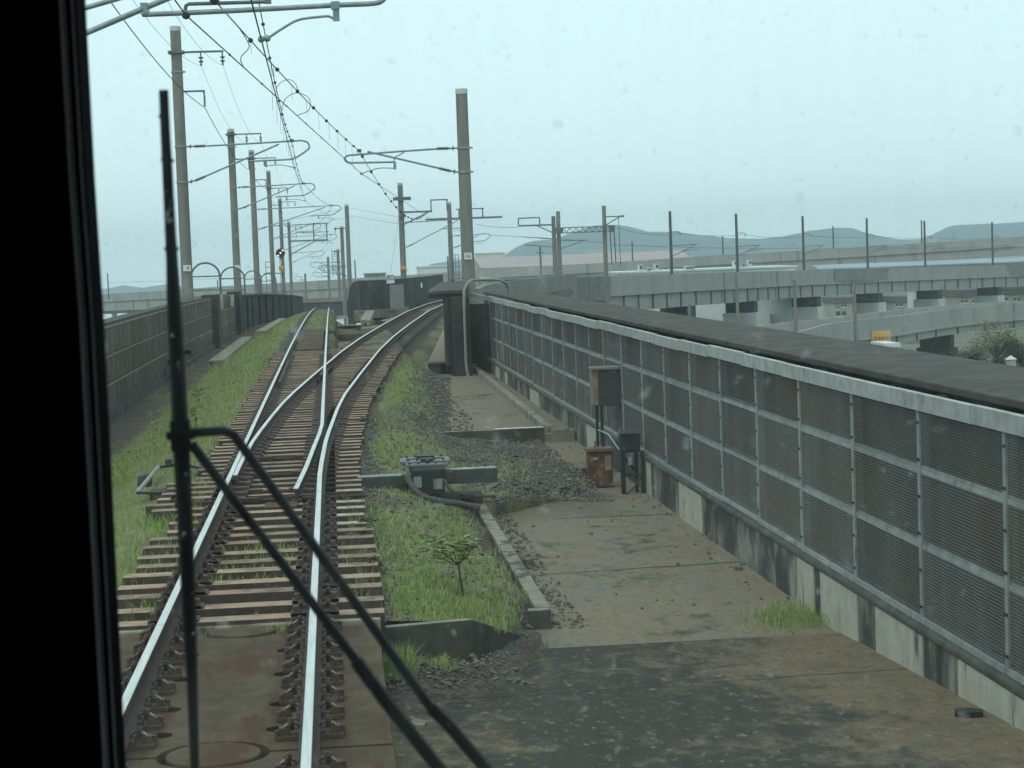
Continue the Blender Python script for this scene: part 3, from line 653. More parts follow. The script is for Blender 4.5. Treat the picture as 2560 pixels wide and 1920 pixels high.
# ================================================================== RIGHT BARRIER (louvred mesh on a concrete base)
XF = 5.30
rb = thing('louvred_barrier', 'long louvred mesh barrier on stained concrete base right of the deck', 'barrier', (XF, 8, -.9))
b = MB(); b.box(5.22, 5.56, 4, 59, -1.0, -.42); b.build('concrete_base', M_base, rb)
b = MB(); b.box(5.19, 5.58, 4, 59, -.42, -.355); b.build('base_ledge', M_ledge, rb, bevel=.02)
M_cream = mat('cream_render', (.42, .40, .32), (.35, .33, .26), 4, .9, bump=.08, c3=(.07, .068, .058), scale3=2.6, lo3=.55, hi3=.68, stretch3=(1, 2.0, .45))
for xa_, xb_, yy in ((2395, 2570, 1640), (2190, 2305, 1560), (2052, 2142, 1480), (1994, 2034, 1440), (1697, 1752, 1200), (1600, 1625, 1130), (1467, 1498, 1085), (1325, 1347, 985), (1240, 1249, 935), (1262, 1268, 940)):
    y1 = PX(xa_, yy, 5.21)[1]; y0 = PX(xb_, yy, 5.21)[1]; b = MB(); b.box(5.205, 5.225, y0, y1, -.96, -.43); b.build('render_patch', M_cream, rb)
PYS = [5.2+2.0*k for k in range(27)]                       # posts every two metres
b = MB(); b.box(-.03, .04, -.018, .018, 0, 1.72); b.box(-.05, -.03, -.031, .031, 0, 1.72); post0 = b.build('post', M_galv, rb, local=True)
b = MB()
for i in range(6): b.box(-.058, -.05, -.033, .033, .12+i*.29, .14+i*.29)
band0 = b.build('post_clamp', M_black, post0, local=True)
b = MB(); NB = 21
for i in range(NB):
    z = (i+.5)/NB*.50; b.add([(0, -.95, z-.0105), (0, .95, z-.0105), (-.010, .95, z+.0085), (-.010, -.95, z+.0085), (.006, -.95, z-.0085), (.006, .95, z-.0085), (-.004, .95, z+.0105), (-.004, -.95, z+.0105)],
      [(0, 3, 2, 1), (4, 5, 6, 7), (0, 1, 5, 4), (3, 7, 6, 2)])
for yy in (-.96, -.48, 0, .48, .96): b.box(.007, .012, yy-.006, yy+.006, 0, .5)
pan0 = b.build('louvre_panel', M_mesh, rb, local=True)
b = MB(); b.box(-.025, .03, -.992, .992, 0, .038); b.box(-.012, .02, -.992, .992, .041, .07); rl0 = b.build('horizontal_rail', M_galv, rb, local=True)
b = MB(); b.box(-.06, -.015, -.994, .994, 0, .125); b.box(-.06, 0.0, -.994, .994, .125, .132); tr0 = b.build('top_rail', mat('top_rail_galvanised', (.36, .37, .35), (.27, .28, .265), 5, .65, .1, rand=.1, c3=(.16, .15, .13), scale3=3.5, lo3=.58, hi3=.75, stretch3=(1, 1, .5)), rb, local=True)
b = MB(); b.box(-.05, .05, -.99, .99, 0, .045); br0 = b.build('bottom_rail', M_galv, rb, local=True)
for k, y in enumerate(PYS):
    jz = rng.normal(0, .006)
    if k == 0: p = post0
    else:
        p = post0.copy(); COL.objects.link(p); c = band0.copy(); COL.objects.link(c); c.parent = p; c.location = (0, 0, 0)
    p.parent = rb; p.location = np.array([XF, y, -.355])-wloc(rb); p.rotation_euler = (rng.normal(0, .004), rng.normal(0, .004), 0)
    if k == len(PYS)-1: break
    yc = y+1.0
    for j, (z, h) in enumerate(((-.305, .54), (.306, .518), (.896, .43))):
        o = pan0 if (k == 0 and j == 0) else pan0.copy()
        if o is not pan0: COL.objects.link(o)
        o.parent = rb; o.location = np.array([XF-.03, yc, z])-wloc(rb); o.scale = (1, 1, h/.5)
    for j, z in enumerate((.235, .825)):
        o = rl0 if (k == 0 and j == 0) else rl0.copy()
        if o is not rl0: COL.objects.link(o)
        o.parent = rb; o.location = np.array([XF-.01, yc, z+jz])-wloc(rb)
    for src, z in ((tr0, 1.325), (br0, -.352)):
        o = src if k == 0 else src.copy()
        if o is not src: COL.objects.link(o)
        o.parent = rb; o.location = np.array([XF-.01, yc+(.62 if src is tr0 else 0), z+jz])-wloc(rb)
b = MB(); b.box(XF-.07, XF-.025, 58, 65.5, 1.325, 1.45); b.build('top_rail', MATS['top_rail_galvanised'], rb)
# passage behind the louvres with its mossy cap slab
cw = thing('capped_wall', 'outer concrete wall with wide mossy cap slab behind the louvres', 'wall', (6.3, 30, -.9))
b = MB(); b.box(6.72, 6.92, 0, 66, -2.2, 1.328); b.build('wall', mat('brown_stained_wall', (.085, .072, .058), (.055, .05, .043), .8, .95, stretch=(1, 1, .4), c3=(.13, .12, .105), scale3=.6, lo3=.55, hi3=.68, stretch3=(1, 1, .25)), cw)
b = MB(); b.box(5.56, 6.73, 0, 66, -2.2, -.95); b.build('passage_floor', M_deck, cw)
y = 2.0
while y < 66:
    b = MB(); b.prism([(5.74, y, 1.375), (5.9, y, 1.33), (6.98, y, 1.33), (6.98, y, 1.455), (5.95, y, 1.47), (5.74, y, 1.44)], (0, 3.985, 0)); b.build('cap_slab', M_cap, cw, bevel=.012); y += 4.0
for y in np.arange(4, 66, 4.0):
    b = MB(); b.box(5.62, 5.74, y-.05, y+.05, -.95, 1.36); b.build('cap_prop', M_darkconc, cw)

bp_ = thing('branch_parapet', 'grey parapet along the outside of the branch behind the end wall', 'wall', (8, 100, -.9))
Q = [(dlt(y)-.055+3.1, y, 0) for y in range(84, 193, 6)]; hq = list(np.linspace(1.25, .45, len(Q)))
b = MB()
for i_, p in enumerate(Q):
    tq = np.array(Q[min(i_+1, len(Q)-1)])-np.array(Q[max(i_-1, 0)]); tq /= np.linalg.norm(tq); rr = np.array([tq[1], -tq[0], 0])
    for a_, z_ in ((0, -2.2), (0, hq[i_]), (.3, hq[i_]), (.3, -2.2)): b.v.append(tuple(np.array(p)+rr*a_+np.array([0, 0, z_])))
b.f = [(i_*4+j_, (i_+1)*4+j_, (i_+1)*4+(j_+1) % 4, i_*4+(j_+1) % 4) for i_ in range(len(Q)-1) for j_ in range(4)]+[(0, 1, 2, 3), (4*len(Q)-1, 4*len(Q)-2, 4*len(Q)-3, 4*len(Q)-4)]; b.mi = [0]*len(b.f)
b.build('parapet', M_midconc, bp_)
# black end wall, pillar and its cap
ew = thing('blackened_end_wall', 'blackened concrete end wall and pillar with overhanging cap', 'wall', (4.2, 57, -.9))
b = MB(); b.box(4.1, 4.62, 56.4, 57.2, -.95, 1.50); b.box(3.93, 4.1, 56.7, 57.6, -.45, 1.5); b.build('pillar', M_darkconc, ew, bevel=.02)
b = MB(); b.box(4.62, 5.62, 59.0, 59.3, -.95, 1.22); b.box(4.6, 5.62, 58.85, 59.0, -.95, -.36); b.box(4.1, 4.62, 57.2, 59.3, -.95, 1.5); b.build('wall', M_darkconc, ew, bevel=.015)
b = MB(); A = [PY(1070, 728, 56.6), PY(1166, 728, 56.6), PY(1170, 702, 76), PY(1101, 702, 76)]
A = [(a[0], a[1], 1.60) for a in A]; b.prism(A, (0, 0, .09)); b.prism([(a[0]*.97+.12, a[1]+.15, 1.50) for a in A], (0, 0, .097)); b.build('cap', M_cap, ew)
b = MB(); a = PY(1076, 747, 57); c = PY(1122, 737, 57); b.box(a[0], c[0], 57.0, 57.12, a[2], c[2]); b.build('hung_plate', M_steel, ew)
hr = thing('bent_handrail', 'cream pipe handrail with red bands arching over the end wall', 'handrail', PY(1163, 935, 56.2))
pp = [PY(1172, 945, 56.2), PY(1166, 915, 56.25), PY(1163, 840, 56.3), PY(1160, 745, 56.3), PY(1162, 722, 56.35), PY(1175, 703, 56.5), PY(1198, 699, 57), PY(1240, 699, 59), PY(1258, 704, 60), PY(1268, 715, 60.5), PY(1272, 730, 60.6)]
b = MB(); b.tube(smooth_curve(pp, 5), .042, 10); b.build('pipe', M_handrail, hr, smooth=True)
for q0, q1, mm in ((1190, 1197, M_red), (1224, 1231, M_red), (1198, 1223, M_white)):
    b = MB(); b.tube([PY(q0, 699, 56.9+(q0-1190)*.045), PY(q1, 699, 56.9+(q1-1190)*.045)], .056, 10); b.build('paint_band', mm, hr, smooth=True)
b = MB(); b.box(-.2, .2, -.05, .05, 0, .04)
ct = thing('covered_cable_trough', 'tan topped cable trough running back from the black pillar', 'cable trough', (3.6, 58, -.7))
for i in range(11):
    y0 = 57.6+i*2.6; x0 = 3.44+.074*(y0-57.6); b = MB(); b.prism([(x0, y0, -.42), (x0+.72, y0, -.42), (x0+.91, y0+2.57, -.42), (x0+.19, y0+2.57, -.42)], (0, 0, .07)); b.build('cover_slab', M_tanedge, ct, bevel=.008)
b = MB(); b.sweep([(3.50, 57.7, 0), (5.6, 86, 0)], SQ(.12, -.95, -.424)); b.box(3.56, 3.8, 57.7, 57.9, -.95, -.424); b.sweep([(4.04, 57.7, 0), (6.1, 86, 0)], SQ(.1, -.95, -.424)); b.build('trough', M_darkconc, ct)

# ================================================================== LEFT BARRIER
XL = -4.40
lb = thing('rusty_mesh_barrier', 'rusty mesh barrier along the left edge of the viaduct', 'barrier', (XL, 60, -.9))
b = MB(); b.box(-.09, -.03, -.03, .03, 0, 2.25); lp0 = b.build('post', M_rustmesh, lb, local=True)
b = MB(); b.box(.034, .05, -.03, .03, 1.85, 2.2); b.box(.034, .05, -.03, .03, 1.2, 1.5); b.box(.034, .05, -.03, .03, .62, .9); lt0 = b.build('post_bracket', M_tanedge, lp0, local=True)
b = MB()
for i in range(18):
    z = (i+.5)/18*.62; b.add([(0, -.97, z-.015), (0, .97, z-.015), (.012, .97, z+.013), (.012, -.97, z+.013)], [(0, 1, 2, 3)]); b.add([(-.006, -.97, z-.015), (-.006, .97, z-.015), (.006, .97, z+.013), (.006, -.97, z+.013)], [(0, 3, 2, 1)])
lm0 = b.build('mesh_panel', M_rustmesh, lb, local=True)
b = MB(); b.box(-.01, .03, -.99, .99, 0, .035); lr0 = b.build('rail', M_rustrail, lb, local=True)
k = 0
for y in np.arange(30, 108.1, 2.0):
    z0 = -.95+ztr(y)
    o = lp0 if k == 0 else lp0.copy()
    if k: COL.objects.link(o); c = lt0.copy(); COL.objects.link(c); c.parent = o
    o.parent = lb; o.location = np.array([XL, y, z0])-wloc(lb)
    for j in range(3):
        q = lm0 if (k == 0 and j == 0) else lm0.copy()
        if q is not lm0: COL.objects.link(q)
        q.parent = lb; q.location = np.array([XL, y+1, z0+.35+j*.655])-wloc(lb); q.rotation_euler = (-.002*max(0, y-60)/20, 0, 0)
    for j in range(4):
        q = lr0 if (k == 0 and j == 0) else lr0.copy()
        if q is not lr0: COL.objects.link(q)
        q.parent = lb; q.location = np.array([XL+.01, y+1, z0+.29+j*.655])-wloc(lb)
    k += 1
b = MB(); b.sweep([(XL, y, ztr(y)) for y in range(28, 111, 6)], [(-.15, -1.6), (-.15, -.62), (.1, -.62), (.1, -1.6)]); b.build('concrete_base', M_darkconc, lb)
b = MB(); b.sweep([(XL-.38, y, ztr(y)) for y in range(28, 111, 6)], [(-.35, 1.25), (-.35, 1.36), (.28, 1.40), (.28, 1.30)]); b.build('cap_slab', M_cap, lb)
b = MB(); b.sweep([(XL-.62, y, ztr(y)) for y in range(28, 111, 6)], [(-.1, -2.2), (-.1, 1.24), (.08, 1.24), (.08, -2.2)]); b.build('outer_wall', M_darkconc, lb)
for y0, nm, lab in ((86.5, 'wall_pillar', 'tall dark concrete pillar in the left barrier, pale plate on it'), (107.5, 'wall_pillar', 'second dark pillar of the left barrier, before the black wall')):
    wp = thing(nm, lab, 'pillar', (XL, y0, -.9)); b = MB(); b.box(XL-.4, XL+.30, y0, y0+1.7, -1.2+ztr(y0), 1.50+ztr(y0)); b.build('shaft', M_darkconc, wp, bevel=.02)
    if y0 < 100:
        for xx, dy in ((548, 88.6), (576, 95)):
            a = PY(xx, 737, dy); c = PY(xx+(11 if dy < 90 else 9), 773 if dy < 90 else 764, dy); b = MB(); b.box(a[0], c[0], dy, dy+.04, c[2], a[2]); b.build('plate', mat('weathered_plate', (.42, .38, .28), (.33, .29, .21), 6, .8), wp)
bw = thing('blackened_parapet', 'black stained parapet curving over the crest on the left', 'wall', (XL, 140, -1))
PT = [(XL, 109, 0), (XL-.1, 128, 0), (-4.2, 145, 0), (-3.75, 160, 0), (-3.2, 175, 0), (-2.7, 190, 0), (-2.3, 205, 0)]
b = MB(); P = [(x, y, ztr(y)) for x, y, _ in [tuple(p) for p in smooth_curve(PT, 5)]]; b.sweep(P, [(-.2, -1.5), (-.2, 1.15), (.12, 1.15), (.12, -1.5)]); M_sooty = mat('sooty_parapet', (.03, .03, .027), (.018, .019, .018), 1.1, .95, bump=.5, bscale=3, c3=(.06, .065, .04), scale3=1.4, lo3=.58, hi3=.72); b.build('parapet', M_sooty, bw)
for kk in range(9):
    yk = 112+kk*8.5; xk = float(np.interp(yk, [p_[1] for p_ in PT], [p_[0] for p_ in PT])); b = MB(); b.box(xk+.10, xk+.26, yk, yk+.5, -1.4+ztr(yk), 1.1+ztr(yk)); b.build('buttress', M_darkconc, bw)
b = MB(); b.sweep(P, [(-.28, 1.152), (-.28, 1.26), (.2, 1.26), (.2, 1.152)]); b.build('coping', M_sooty, bw)
# guard hoops behind the left barrier
for i, (x0, x1, yt, yb, Y) in enumerate(((480, 552, 657, 725, 92), (553, 613, 668, 722, 114), (612, 655, 677, 722, 146), (652, 692, 684, 722, 182))):
    h = thing('guard_hoop', ('nearest and largest round guard hoop beside the pole plated 4', 'second round guard hoop overlapping the second left pole', 'third round guard hoop at the third left pole', 'farthest small guard hoop on the left')[i], 'guard rail', PY((x0+x1)/2, yb+20, Y), 'round guard hoops along the left barrier')
    a0, a1, t0 = PY(x0, yb+14, Y), PY(x1, yb+14, Y), PY((x0+x1)/2, yt, Y); r = (a1[0]-a0[0])/2; cx = (a0[0]+a1[0])/2
    P = [(a0[0], Y, a0[2])]+[(cx-r*math.cos(math.pi*j/14), Y, t0[2]-r+r*math.sin(math.pi*j/14)) for j in range(15)]+[(a1[0], Y, a1[2])]
    b = MB(); b.tube(P, .045, 8); b.build('hoop', M_steel, h, smooth=True)
    b = MB(); zc = t0[2]-r*.95; b.tube([(cx-r, Y, zc), (cx+r, Y, zc)], .035, 6); b.build('cross_bar', M_steel, h)
    if i < 2: b = MB(); zc = t0[2]-r*1.9; b.tube([(cx-r, Y, zc), (cx+r, Y, zc)], .035, 6); b.build('cross_bar', M_steel, h)

# ================================================================== WALL BETWEEN THE TRACKS
mw = thing('curved_dark_wall', 'curved dark concrete wall with rounded end between the two tracks', 'wall', PZ(900, 768, -.5))
W = [PZ(x, y, -.35) for x, y in ((868, 768), (905, 769), (945, 768), (985, 765), (1030, 759), (1070, 752), (1110, 743))]
W = [tuple(p) for p in smooth_curve([(p[0], p[1], 0) for p in W], 4)]
hs = [1.35-1.5*(1-math.sqrt(max(0, 1-(1-min(1, i/3.0))**2))) for i in range(len(W))]
b = MB(); n = len(W)
for i, p in enumerate(W):
    for dx, z in ((-.0, -1.2), (-.0, hs[i]), (.35, hs[i]), (.35, -1.2)): b.v.append((p[0], p[1]+dx, z))
b.f = [(i*4+j, (i+1)*4+j, (i+1)*4+(j+1) % 4, i*4+(j+1) % 4) for i in range(n-1) for j in range(4)]+[(0, 1, 2, 3), (4*n-1, 4*n-2, 4*n-3, 4*n-4)]; b.mi = [0]*len(b.f)
b.build('wall', M_darkconc, mw)
for x0, x1, yt, mm in ((872, 881, 716, M_kerb), (890, 897, 706, M_kerb), (974, 1011, 713, M_midconc)):
    a = PZ(x0, 768, -.35); Yw = a[1]-.12; q0, q1 = PY(x0, yt, Yw), PY(x1, 766, Yw); b = MB(); b.box(q0[0], q1[0], Yw, Yw+(.6 if x0 > 950 else .3), -.42, q0[2]); b.build('pale_panel', mm, mw)
a = PY(1052, 707, 118); c = PY(1056, 719, 118); b = MB(); b.box(a[0], c[0], 118, 118.05, c[2], a[2]); b.build('white_marker', M_white, mw)
K = [PZ(x, y, -.55) for x, y in ((885, 779), (940, 777), (985, 774), (1030, 764), (1056, 759), (1085, 750))]
b = MB(); b.sweep([(p[0], p[1], 0) for p in K], [(-.3, -1), (-.3, -.50), (.3, -.50), (.3, -1)]); tag(b.build('kerb', M_kerb), 'thin pale kerb curving below the dark wall', 'kerb', 'low concrete kerbs around the ballast')
b = MB(); a = PZ(905, 795, -.55); b.prism([PZ(900, 800, -.5), PZ(925, 800, -.5), PZ(938, 772, -.5), PZ(918, 772, -.5)], (0, 0, -.3)); tag(b.build('concrete_beam', M_kerb), 'tan concrete beam end between the puddles', 'beam')
b = MB(); a0, a1 = PZ(846, 830, -.6), PZ(945, 824, -.6); b.box(a0[0], a1[0], a0[1]-4, a0[1]+3, -.85, -.58); tag(b.build('concrete_beam', M_slab), 'brown concrete crossbeam between the two tracks', 'beam')
mk = thing('marker_post', 'short round white topped marker between the tracks', 'marker', PZ(897, 826, -.58)); p = PZ(897, 826, -.58)
b = MB(); b.tube([p, (p[0], p[1], p[2]+.25)], .09, 10); b.build('post', M_greybox, mk); b = MB(); b.ball((p[0], p[1], p[2]+.27), .13, 10, 5, (1, 1, .5)); b.build('cap', M_white, mk, smooth=True)

# ================================================================== TEXT
def text(s, size, loc, mt, parent, name='lettering'):
    cu = bpy.data.curves.new(name, 'FONT'); cu.body = s; cu.size = size; cu.align_x = 'CENTER'; cu.align_y = 'CENTER'; cu.extrude = .003
    tmp = bpy.data.objects.new('tmp', cu); COL.objects.link(tmp); bpy.context.view_layer.update()
    me = bpy.data.meshes.new_from_object(tmp.evaluated_get(bpy.context.evaluated_depsgraph_get())); bpy.data.objects.remove(tmp)
    me.materials.clear(); me.materials.append(mt)
    o = bpy.data.objects.new(name, me); COL.objects.link(o); o.parent = parent; o.location = np.array(loc)-wloc(parent); o.rotation_euler = (math.pi/2, 0, 0); return o

# ================================================================== OVERHEAD LINE POLES
def insul(b, p0, p1, n=7, r=.085, rc=.036):
    p0, p1 = np.array(p0), np.array(p1); b.tube([p0, p1], rc, 6)
    for i in range(n):
        a = p0+(p1-p0)*(i+.5)/n; d = (p1-p0)/n*.22; b.tube([a-d, a+d], [r, r*.55], 10)
def pole(label, X, Y, z0, z1, r0=.24, r1=.21, cap=True, group='concrete overhead line poles', bands=()):
    t = thing('catenary_pole', label, 'pole', (X, Y, z0), group)
    b = MB(); b.tube([(X, Y, z0), (X, Y, z1-.18 if cap else z1)], [r0, r1], 18); b.build('shaft', M_pole, t, smooth=True)
    if cap: b = MB(); b.tube([(X, Y, z1-.18), (X, Y, z1)], [r1*1.04, r1*1.04], 18); b.build('cap', M_polecap, t, smooth=True)
    for z in bands:
        b = MB(); b.tube([(X, Y, z-.035), (X, Y, z+.035)], r0*.5+r1*.5+.022, 16); b.cbox((X+r0+.03, Y, z), (.1, .07, .06)); b.build('band_clamp', M_galv2, t)
    return t
def arm_down(t, X, Y, z, s, L, spots, drop=.55, r=.035):
    """cross arm with hanging insulators"""
    b = MB(); b.cbox((X+s*L/2, Y-.02, z), (L, .075, .075)); b.cbox((X, Y, z), (.62, .6, .10)); b.build('cross_arm', M_steel, t); out = []
    for q in spots:
        x = X+s*q; b = MB(); b.tube([(x, Y, z), (x, Y, z-drop*.3)], .03, 6); insul(b, (x, Y, z-drop*.3), (x, Y, z-drop*.85), 2, .11, .03); b.tube([(x, Y, z-drop*.85), (x, Y, z-drop)], .045, 6); b.build('insulator', M_steel, t); out.append((x, Y, z-drop))
    return out
def bracket(t, X, Y, s, zt, zb, L, drop=.64, cdrop=.97, style=0, r=.036, rp=.24):
    """hinged cantilever: top tube, diagonal tube, loop, steady arm. returns (messenger, contact) points"""
    x = lambda q: X+s*q
    b = MB(); insul(b, (x(rp+.30), Y, zt), (x(rp+.72), Y, zt+.005), 8); insul(b, (x(rp+.26), Y, zb+.05), (x(rp+.66), Y, zb+.05+.4*(zt-zb)/(L*.75)), 8); b.build('insulator', M_insul, t)
    b = MB(); b.tube([(x(rp-.02), Y, zt), (x(rp+.32), Y, zt)], .03, 6); b.tube([(x(rp-.02), Y, zb), (x(rp+.28), Y, zb+.055)], .03, 6); b.cbox((x(rp+.14), Y, zt), (.05, .05, .16)); b.cbox((x(rp+.12), Y, zb+.02), (.05, .05, .16)); b.build('hinge', M_steel, t)
    if style == 0:
        lp = [(x(rp+.7), Y, zt), (x(L*.6), Y, zt+.05), (x(L-.30), Y, zt+.10), (x(L-.07), Y, zt+.02), (x(L), Y, zt-.14), (x(L-.06), Y, zt-.27), (x(L-.55), Y, zt-drop*.9), (x(L-.85), Y, zt-drop), (x(L-2.45), Y, zt-drop-.02)]
        de = L-1.2
    else:
        lp = [(x(rp+.7), Y, zt), (x(L*.6), Y, zt-.06), (x(L-.12), Y, zt-.13), (x(L), Y, zt-.19), (x(L+.02), Y, zt-.28), (x(L-.06), Y, zt-.37), (x(L-.2), Y, zt-.40), (x(L-1.7), Y, zt-.42)]
        de = L-.8; drop = .42; cdrop = .80
    P = lp[:3]+[tuple(p) for p in smooth_curve(lp[2:-1], 4)][1:]+[lp[-1]]
    b = MB(); b.tube(P, r, 8); b.build('top_tube', M_galv2, t, smooth=True)
    b = MB(); b.tube([(x(rp+.6), Y, zb+.05+.36*(zt-zb)/(L*.75)), (x(de), Y, zt-.02)], r, 8); b.build('diagonal_tube', M_galv2, t, smooth=True)
    if style == 1: b = MB(); b.tube([(x(L-2.1), Y, zt-.08), (x(L-2.0), Y, zt-.15), (x(L-1.75), Y, zt-.25), (x(L-1.72), Y, zt-.45)], .028, 6); b.build('hanger', M_galv2, t)
    xs = L-1.75; c = (x(L-.62 if style == 0 else L-.55), Y, zt-cdrop)
    b = MB(); b.cbox((x(xs), Y, zt-drop-.13), (.10, .05, .28)); b.tube(smooth_curve([(x(xs+.05), Y, zt-drop-.22), (x(xs+.5), Y, zt-drop-.2), (x(xs+.8), Y, zt-drop-.25), c], 5), .02, 6); b.ball(c, .05, 8, 5); b.build('steady_arm', M_galv2, t)
    m = (x(L-.68 if style == 0 else L-.5), Y, zt+.10 if style == 0 else zt+.02)
    b = MB(); b.cbox((m[0], Y, m[2]), (.16, .1, .12)); b.build('messenger_clamp', M_steel, t)
    return m, c
XPL = -4.95
ORD = ('nearest tall concrete pole behind the left barrier, plate reads 4', 'second concrete pole behind the left barrier', 'third concrete pole behind the left barrier', 'fourth concrete pole on the left, ladder beside it', 'fifth concrete pole on the left, round signal in front', 'sixth concrete pole on the left carrying a square frame')
PD = [(452, 367, 66, 456, 773, 131, 229), (583, 468.6, 322, 523, 787, 336, 398.5), (634.7, 523.5, 375, 574, 852, 396, 450), (676.8, 565, 426, 597, 802, 471, 513), (703.7, 593, 495, 625, 842, 505, 560), (725, 632.5, 553, 656, 811, 566, 585)]
mes, con, fe, f1, f2 = [], [], [], [], []
for i, (ax, ty, top, dy, ex, a1, a2) in enumerate(PD):
    Y = PX(ax, ty, XPL)[1]; zt = PY(ax, ty, Y)[2]; zz = PY(ax, top, Y)[2]; zb = PY(ax, dy, Y)[2]; L = PY(ex, ty, Y)[0]-XPL
    z1a, z2a = PY(ax, a1, Y)[2], PY(ax, a2, Y)[2]
    t = pole(ORD[i], XPL, Y, -2.2+ztr(Y), zz, bands=(zt, zb, z1a, (z1a+z2a)/2))
    m, c = bracket(t, XPL, Y, 1, zt, zb, L); mes.append(m); con.append(c)
    q = arm_down(t, XPL, Y, z1a, 1, 1.85, (.95, 1.8)); f1.append(q[0]); f2.append(q[1])
    b = MB(); b.cbox((XPL+.52, Y, z2a), (1.05, .07, .07)); b.prism([(XPL+.95, Y-.03, z2a-.02), (XPL+1.05, Y-.03, z2a-.02), (XPL+1.03, Y-.03, z2a-.3)], (0, .06, 0)); b.build('feeder_arm', M_steel, t)
    b = MB(); insul(b, (XPL+1.02, Y, z2a-.18), (XPL+1.02, Y, z2a-.62), 6, .06, .025); b.build('feeder_insulator', M_insul, t); fe.append((XPL+1.02, Y, z2a-.66))
    if i in (0, 1):
        pz = PY(ax, 671 if i == 0 else 668, Y)[2]; b = MB(); b.cbox((XPL+.04, Y-.26, pz), (.30, .02, .24)); pl = b.build('number_plate', M_white, t)
        if i == 0: text('4', .2, (XPL+.07, Y-.275, pz), M_ink, pl)
    if i == 5:
        zb2 = PY(728, 603, Y)[2]; x1 = PY(820, 603, Y)[0]; ztp = PY(728, 562, Y)[2]; xa, xb = PY(785, 603, Y)[0], PY(818, 603, Y)[0]
        b = MB(); b.cbox(((XPL+x1)/2, Y-.3, zb2), (x1-XPL, .2, .22)); b.tube([(XPL, Y-.3, PY(728, 637, Y)[2]), (x1-1.6, Y-.3, zb2)], .08, 6)
        for xx in (xa, xb): b.cbox((xx, Y-.3, (zb2+ztp)/2), (.18, .18, ztp-zb2))
        b.cbox(((xa+xb)/2-1.2, Y-.3, ztp), (xb-xa+3, .14, .14)); b.cbox(((xa+xb)/2-1.2, Y-.3, (zb2+ztp)/2), (xb-xa+3, .09, .09)); b.build('square_frame', M_steel, t)
    if i == 3:
        b = MB(); xx = PY(665, 690, Y-1)[0]
        zl = [PY(670, q, Y)[2] for q in (655, 668, 682, 700, 720)]
        for z in zl: b.tube([(xx, Y-.4, z), (XPL, Y-.4, z)], .035, 6)
        b.tube([(xx, Y-.4, zl[0]), (xx, Y-.4, zl[-1]-.4)], .035, 6); b.tube([(XPL+.75, Y-.4, zl[0]+.8), (XPL+.75, Y-.4, zl[-1]-.4)], .03, 6); b.build('ladder', M_steel, t)
# near bracket reaching in from the pole beside the train
YN = 28.0
t = pole('nearest left pole mostly hidden by the window pillar, its tubes crossing the sky', XPL, YN, -2.2, 11.0, bands=(6.9, 5.6))
b = MB(); b.tube([PY(120, 121, YN), PY(219, 81, YN), PY(362, 20, YN), PY(470, -25, YN)], .040, 10); b.build('diagonal_tube', M_galv2, t, smooth=True)
b = MB(); b.tube([PY(100, 50, YN), PY(213, 20, YN), PY(310, -8, YN), PY(600, -20, YN)], .036, 10); b.build('diagonal_tube', M_galv2, t, smooth=True)
b = MB(); b.tube(smooth_curve([PY(366, 34, YN), PY(372, 36, YN), PY(600, 26, YN), PY(840, 13, YN), PY(930, 9, YN), PY(955, 2, YN), PY(968, -14, YN)], 5), .036, 10); b.build('registration_tube', M_galv2, t, smooth=True)
b = MB(); b.tube([PY(362, 16, YN), PY(366, 34, YN)], .05, 8); b.cbox(PY(360, 15, YN), (.10, .1, .08)); b.build('tube_joint', M_galv2, t)
b = MB(); b.tube([PY(462, 30, YN), PY(465, 14, YN), PY(472, 10, YN), PY(678, 4, YN)], .026, 8); b.cbox(PY(670, 4, YN), (.09, .06, .06)); b.build('pull_off_tube', M_steel, t)
b = MB(); b.cbox(PY(840, 28, YN), (.09, .05, .27)); b.cbox(PY(838, 14, YN), (.12, .09, .10)); b.build('drop_bracket', M_galv2, t)
b = MB(); b.tube(smooth_curve([PY(836, 48, YN), PY(822, 41, YN), PY(800, 42, YN), PY(745, 50, YN), PY(700, 75, YN), PY(668, 96, YN), PY(653, 98, YN)], 5), .018, 8); b.ball(PY(653, 98, YN), .05); b.ball(PY(668, 96, YN), .05); b.build('steady_arm', M_galv2, t, smooth=True)
b = MB(); b.ball(PY(465, 38, YN), .06); b.ball(PY(536, 0, YN), .07); b.build('wire_clamp', M_wire, t)
# pole 56 on the right
YR = 72.0; XR = PY(1160, 400, YR)[0]
zt, zb, zz = PY(1153, 370, YR)[2], PY(1157, 430, YR)[2], PY(1160, 222, YR)[2]
t56 = pole('tall concrete pole right of the tracks, plate reads 56', XR, YR, -2.2, zz, r0=.25, bands=(zt, zb))
pz = PY(1174, 640, YR)[2]; b = MB(); b.cbox((XR, YR-.27, pz), (.27, .02, .24)); pl = b.build('number_plate', M_white, t56); text('56', .17, (XR, YR-.285, pz), M_ink, pl)
md, cd = bracket(t56, XR, YR, -1, zt, zb, XR-PY(863, 385, YR)[0], style=1)
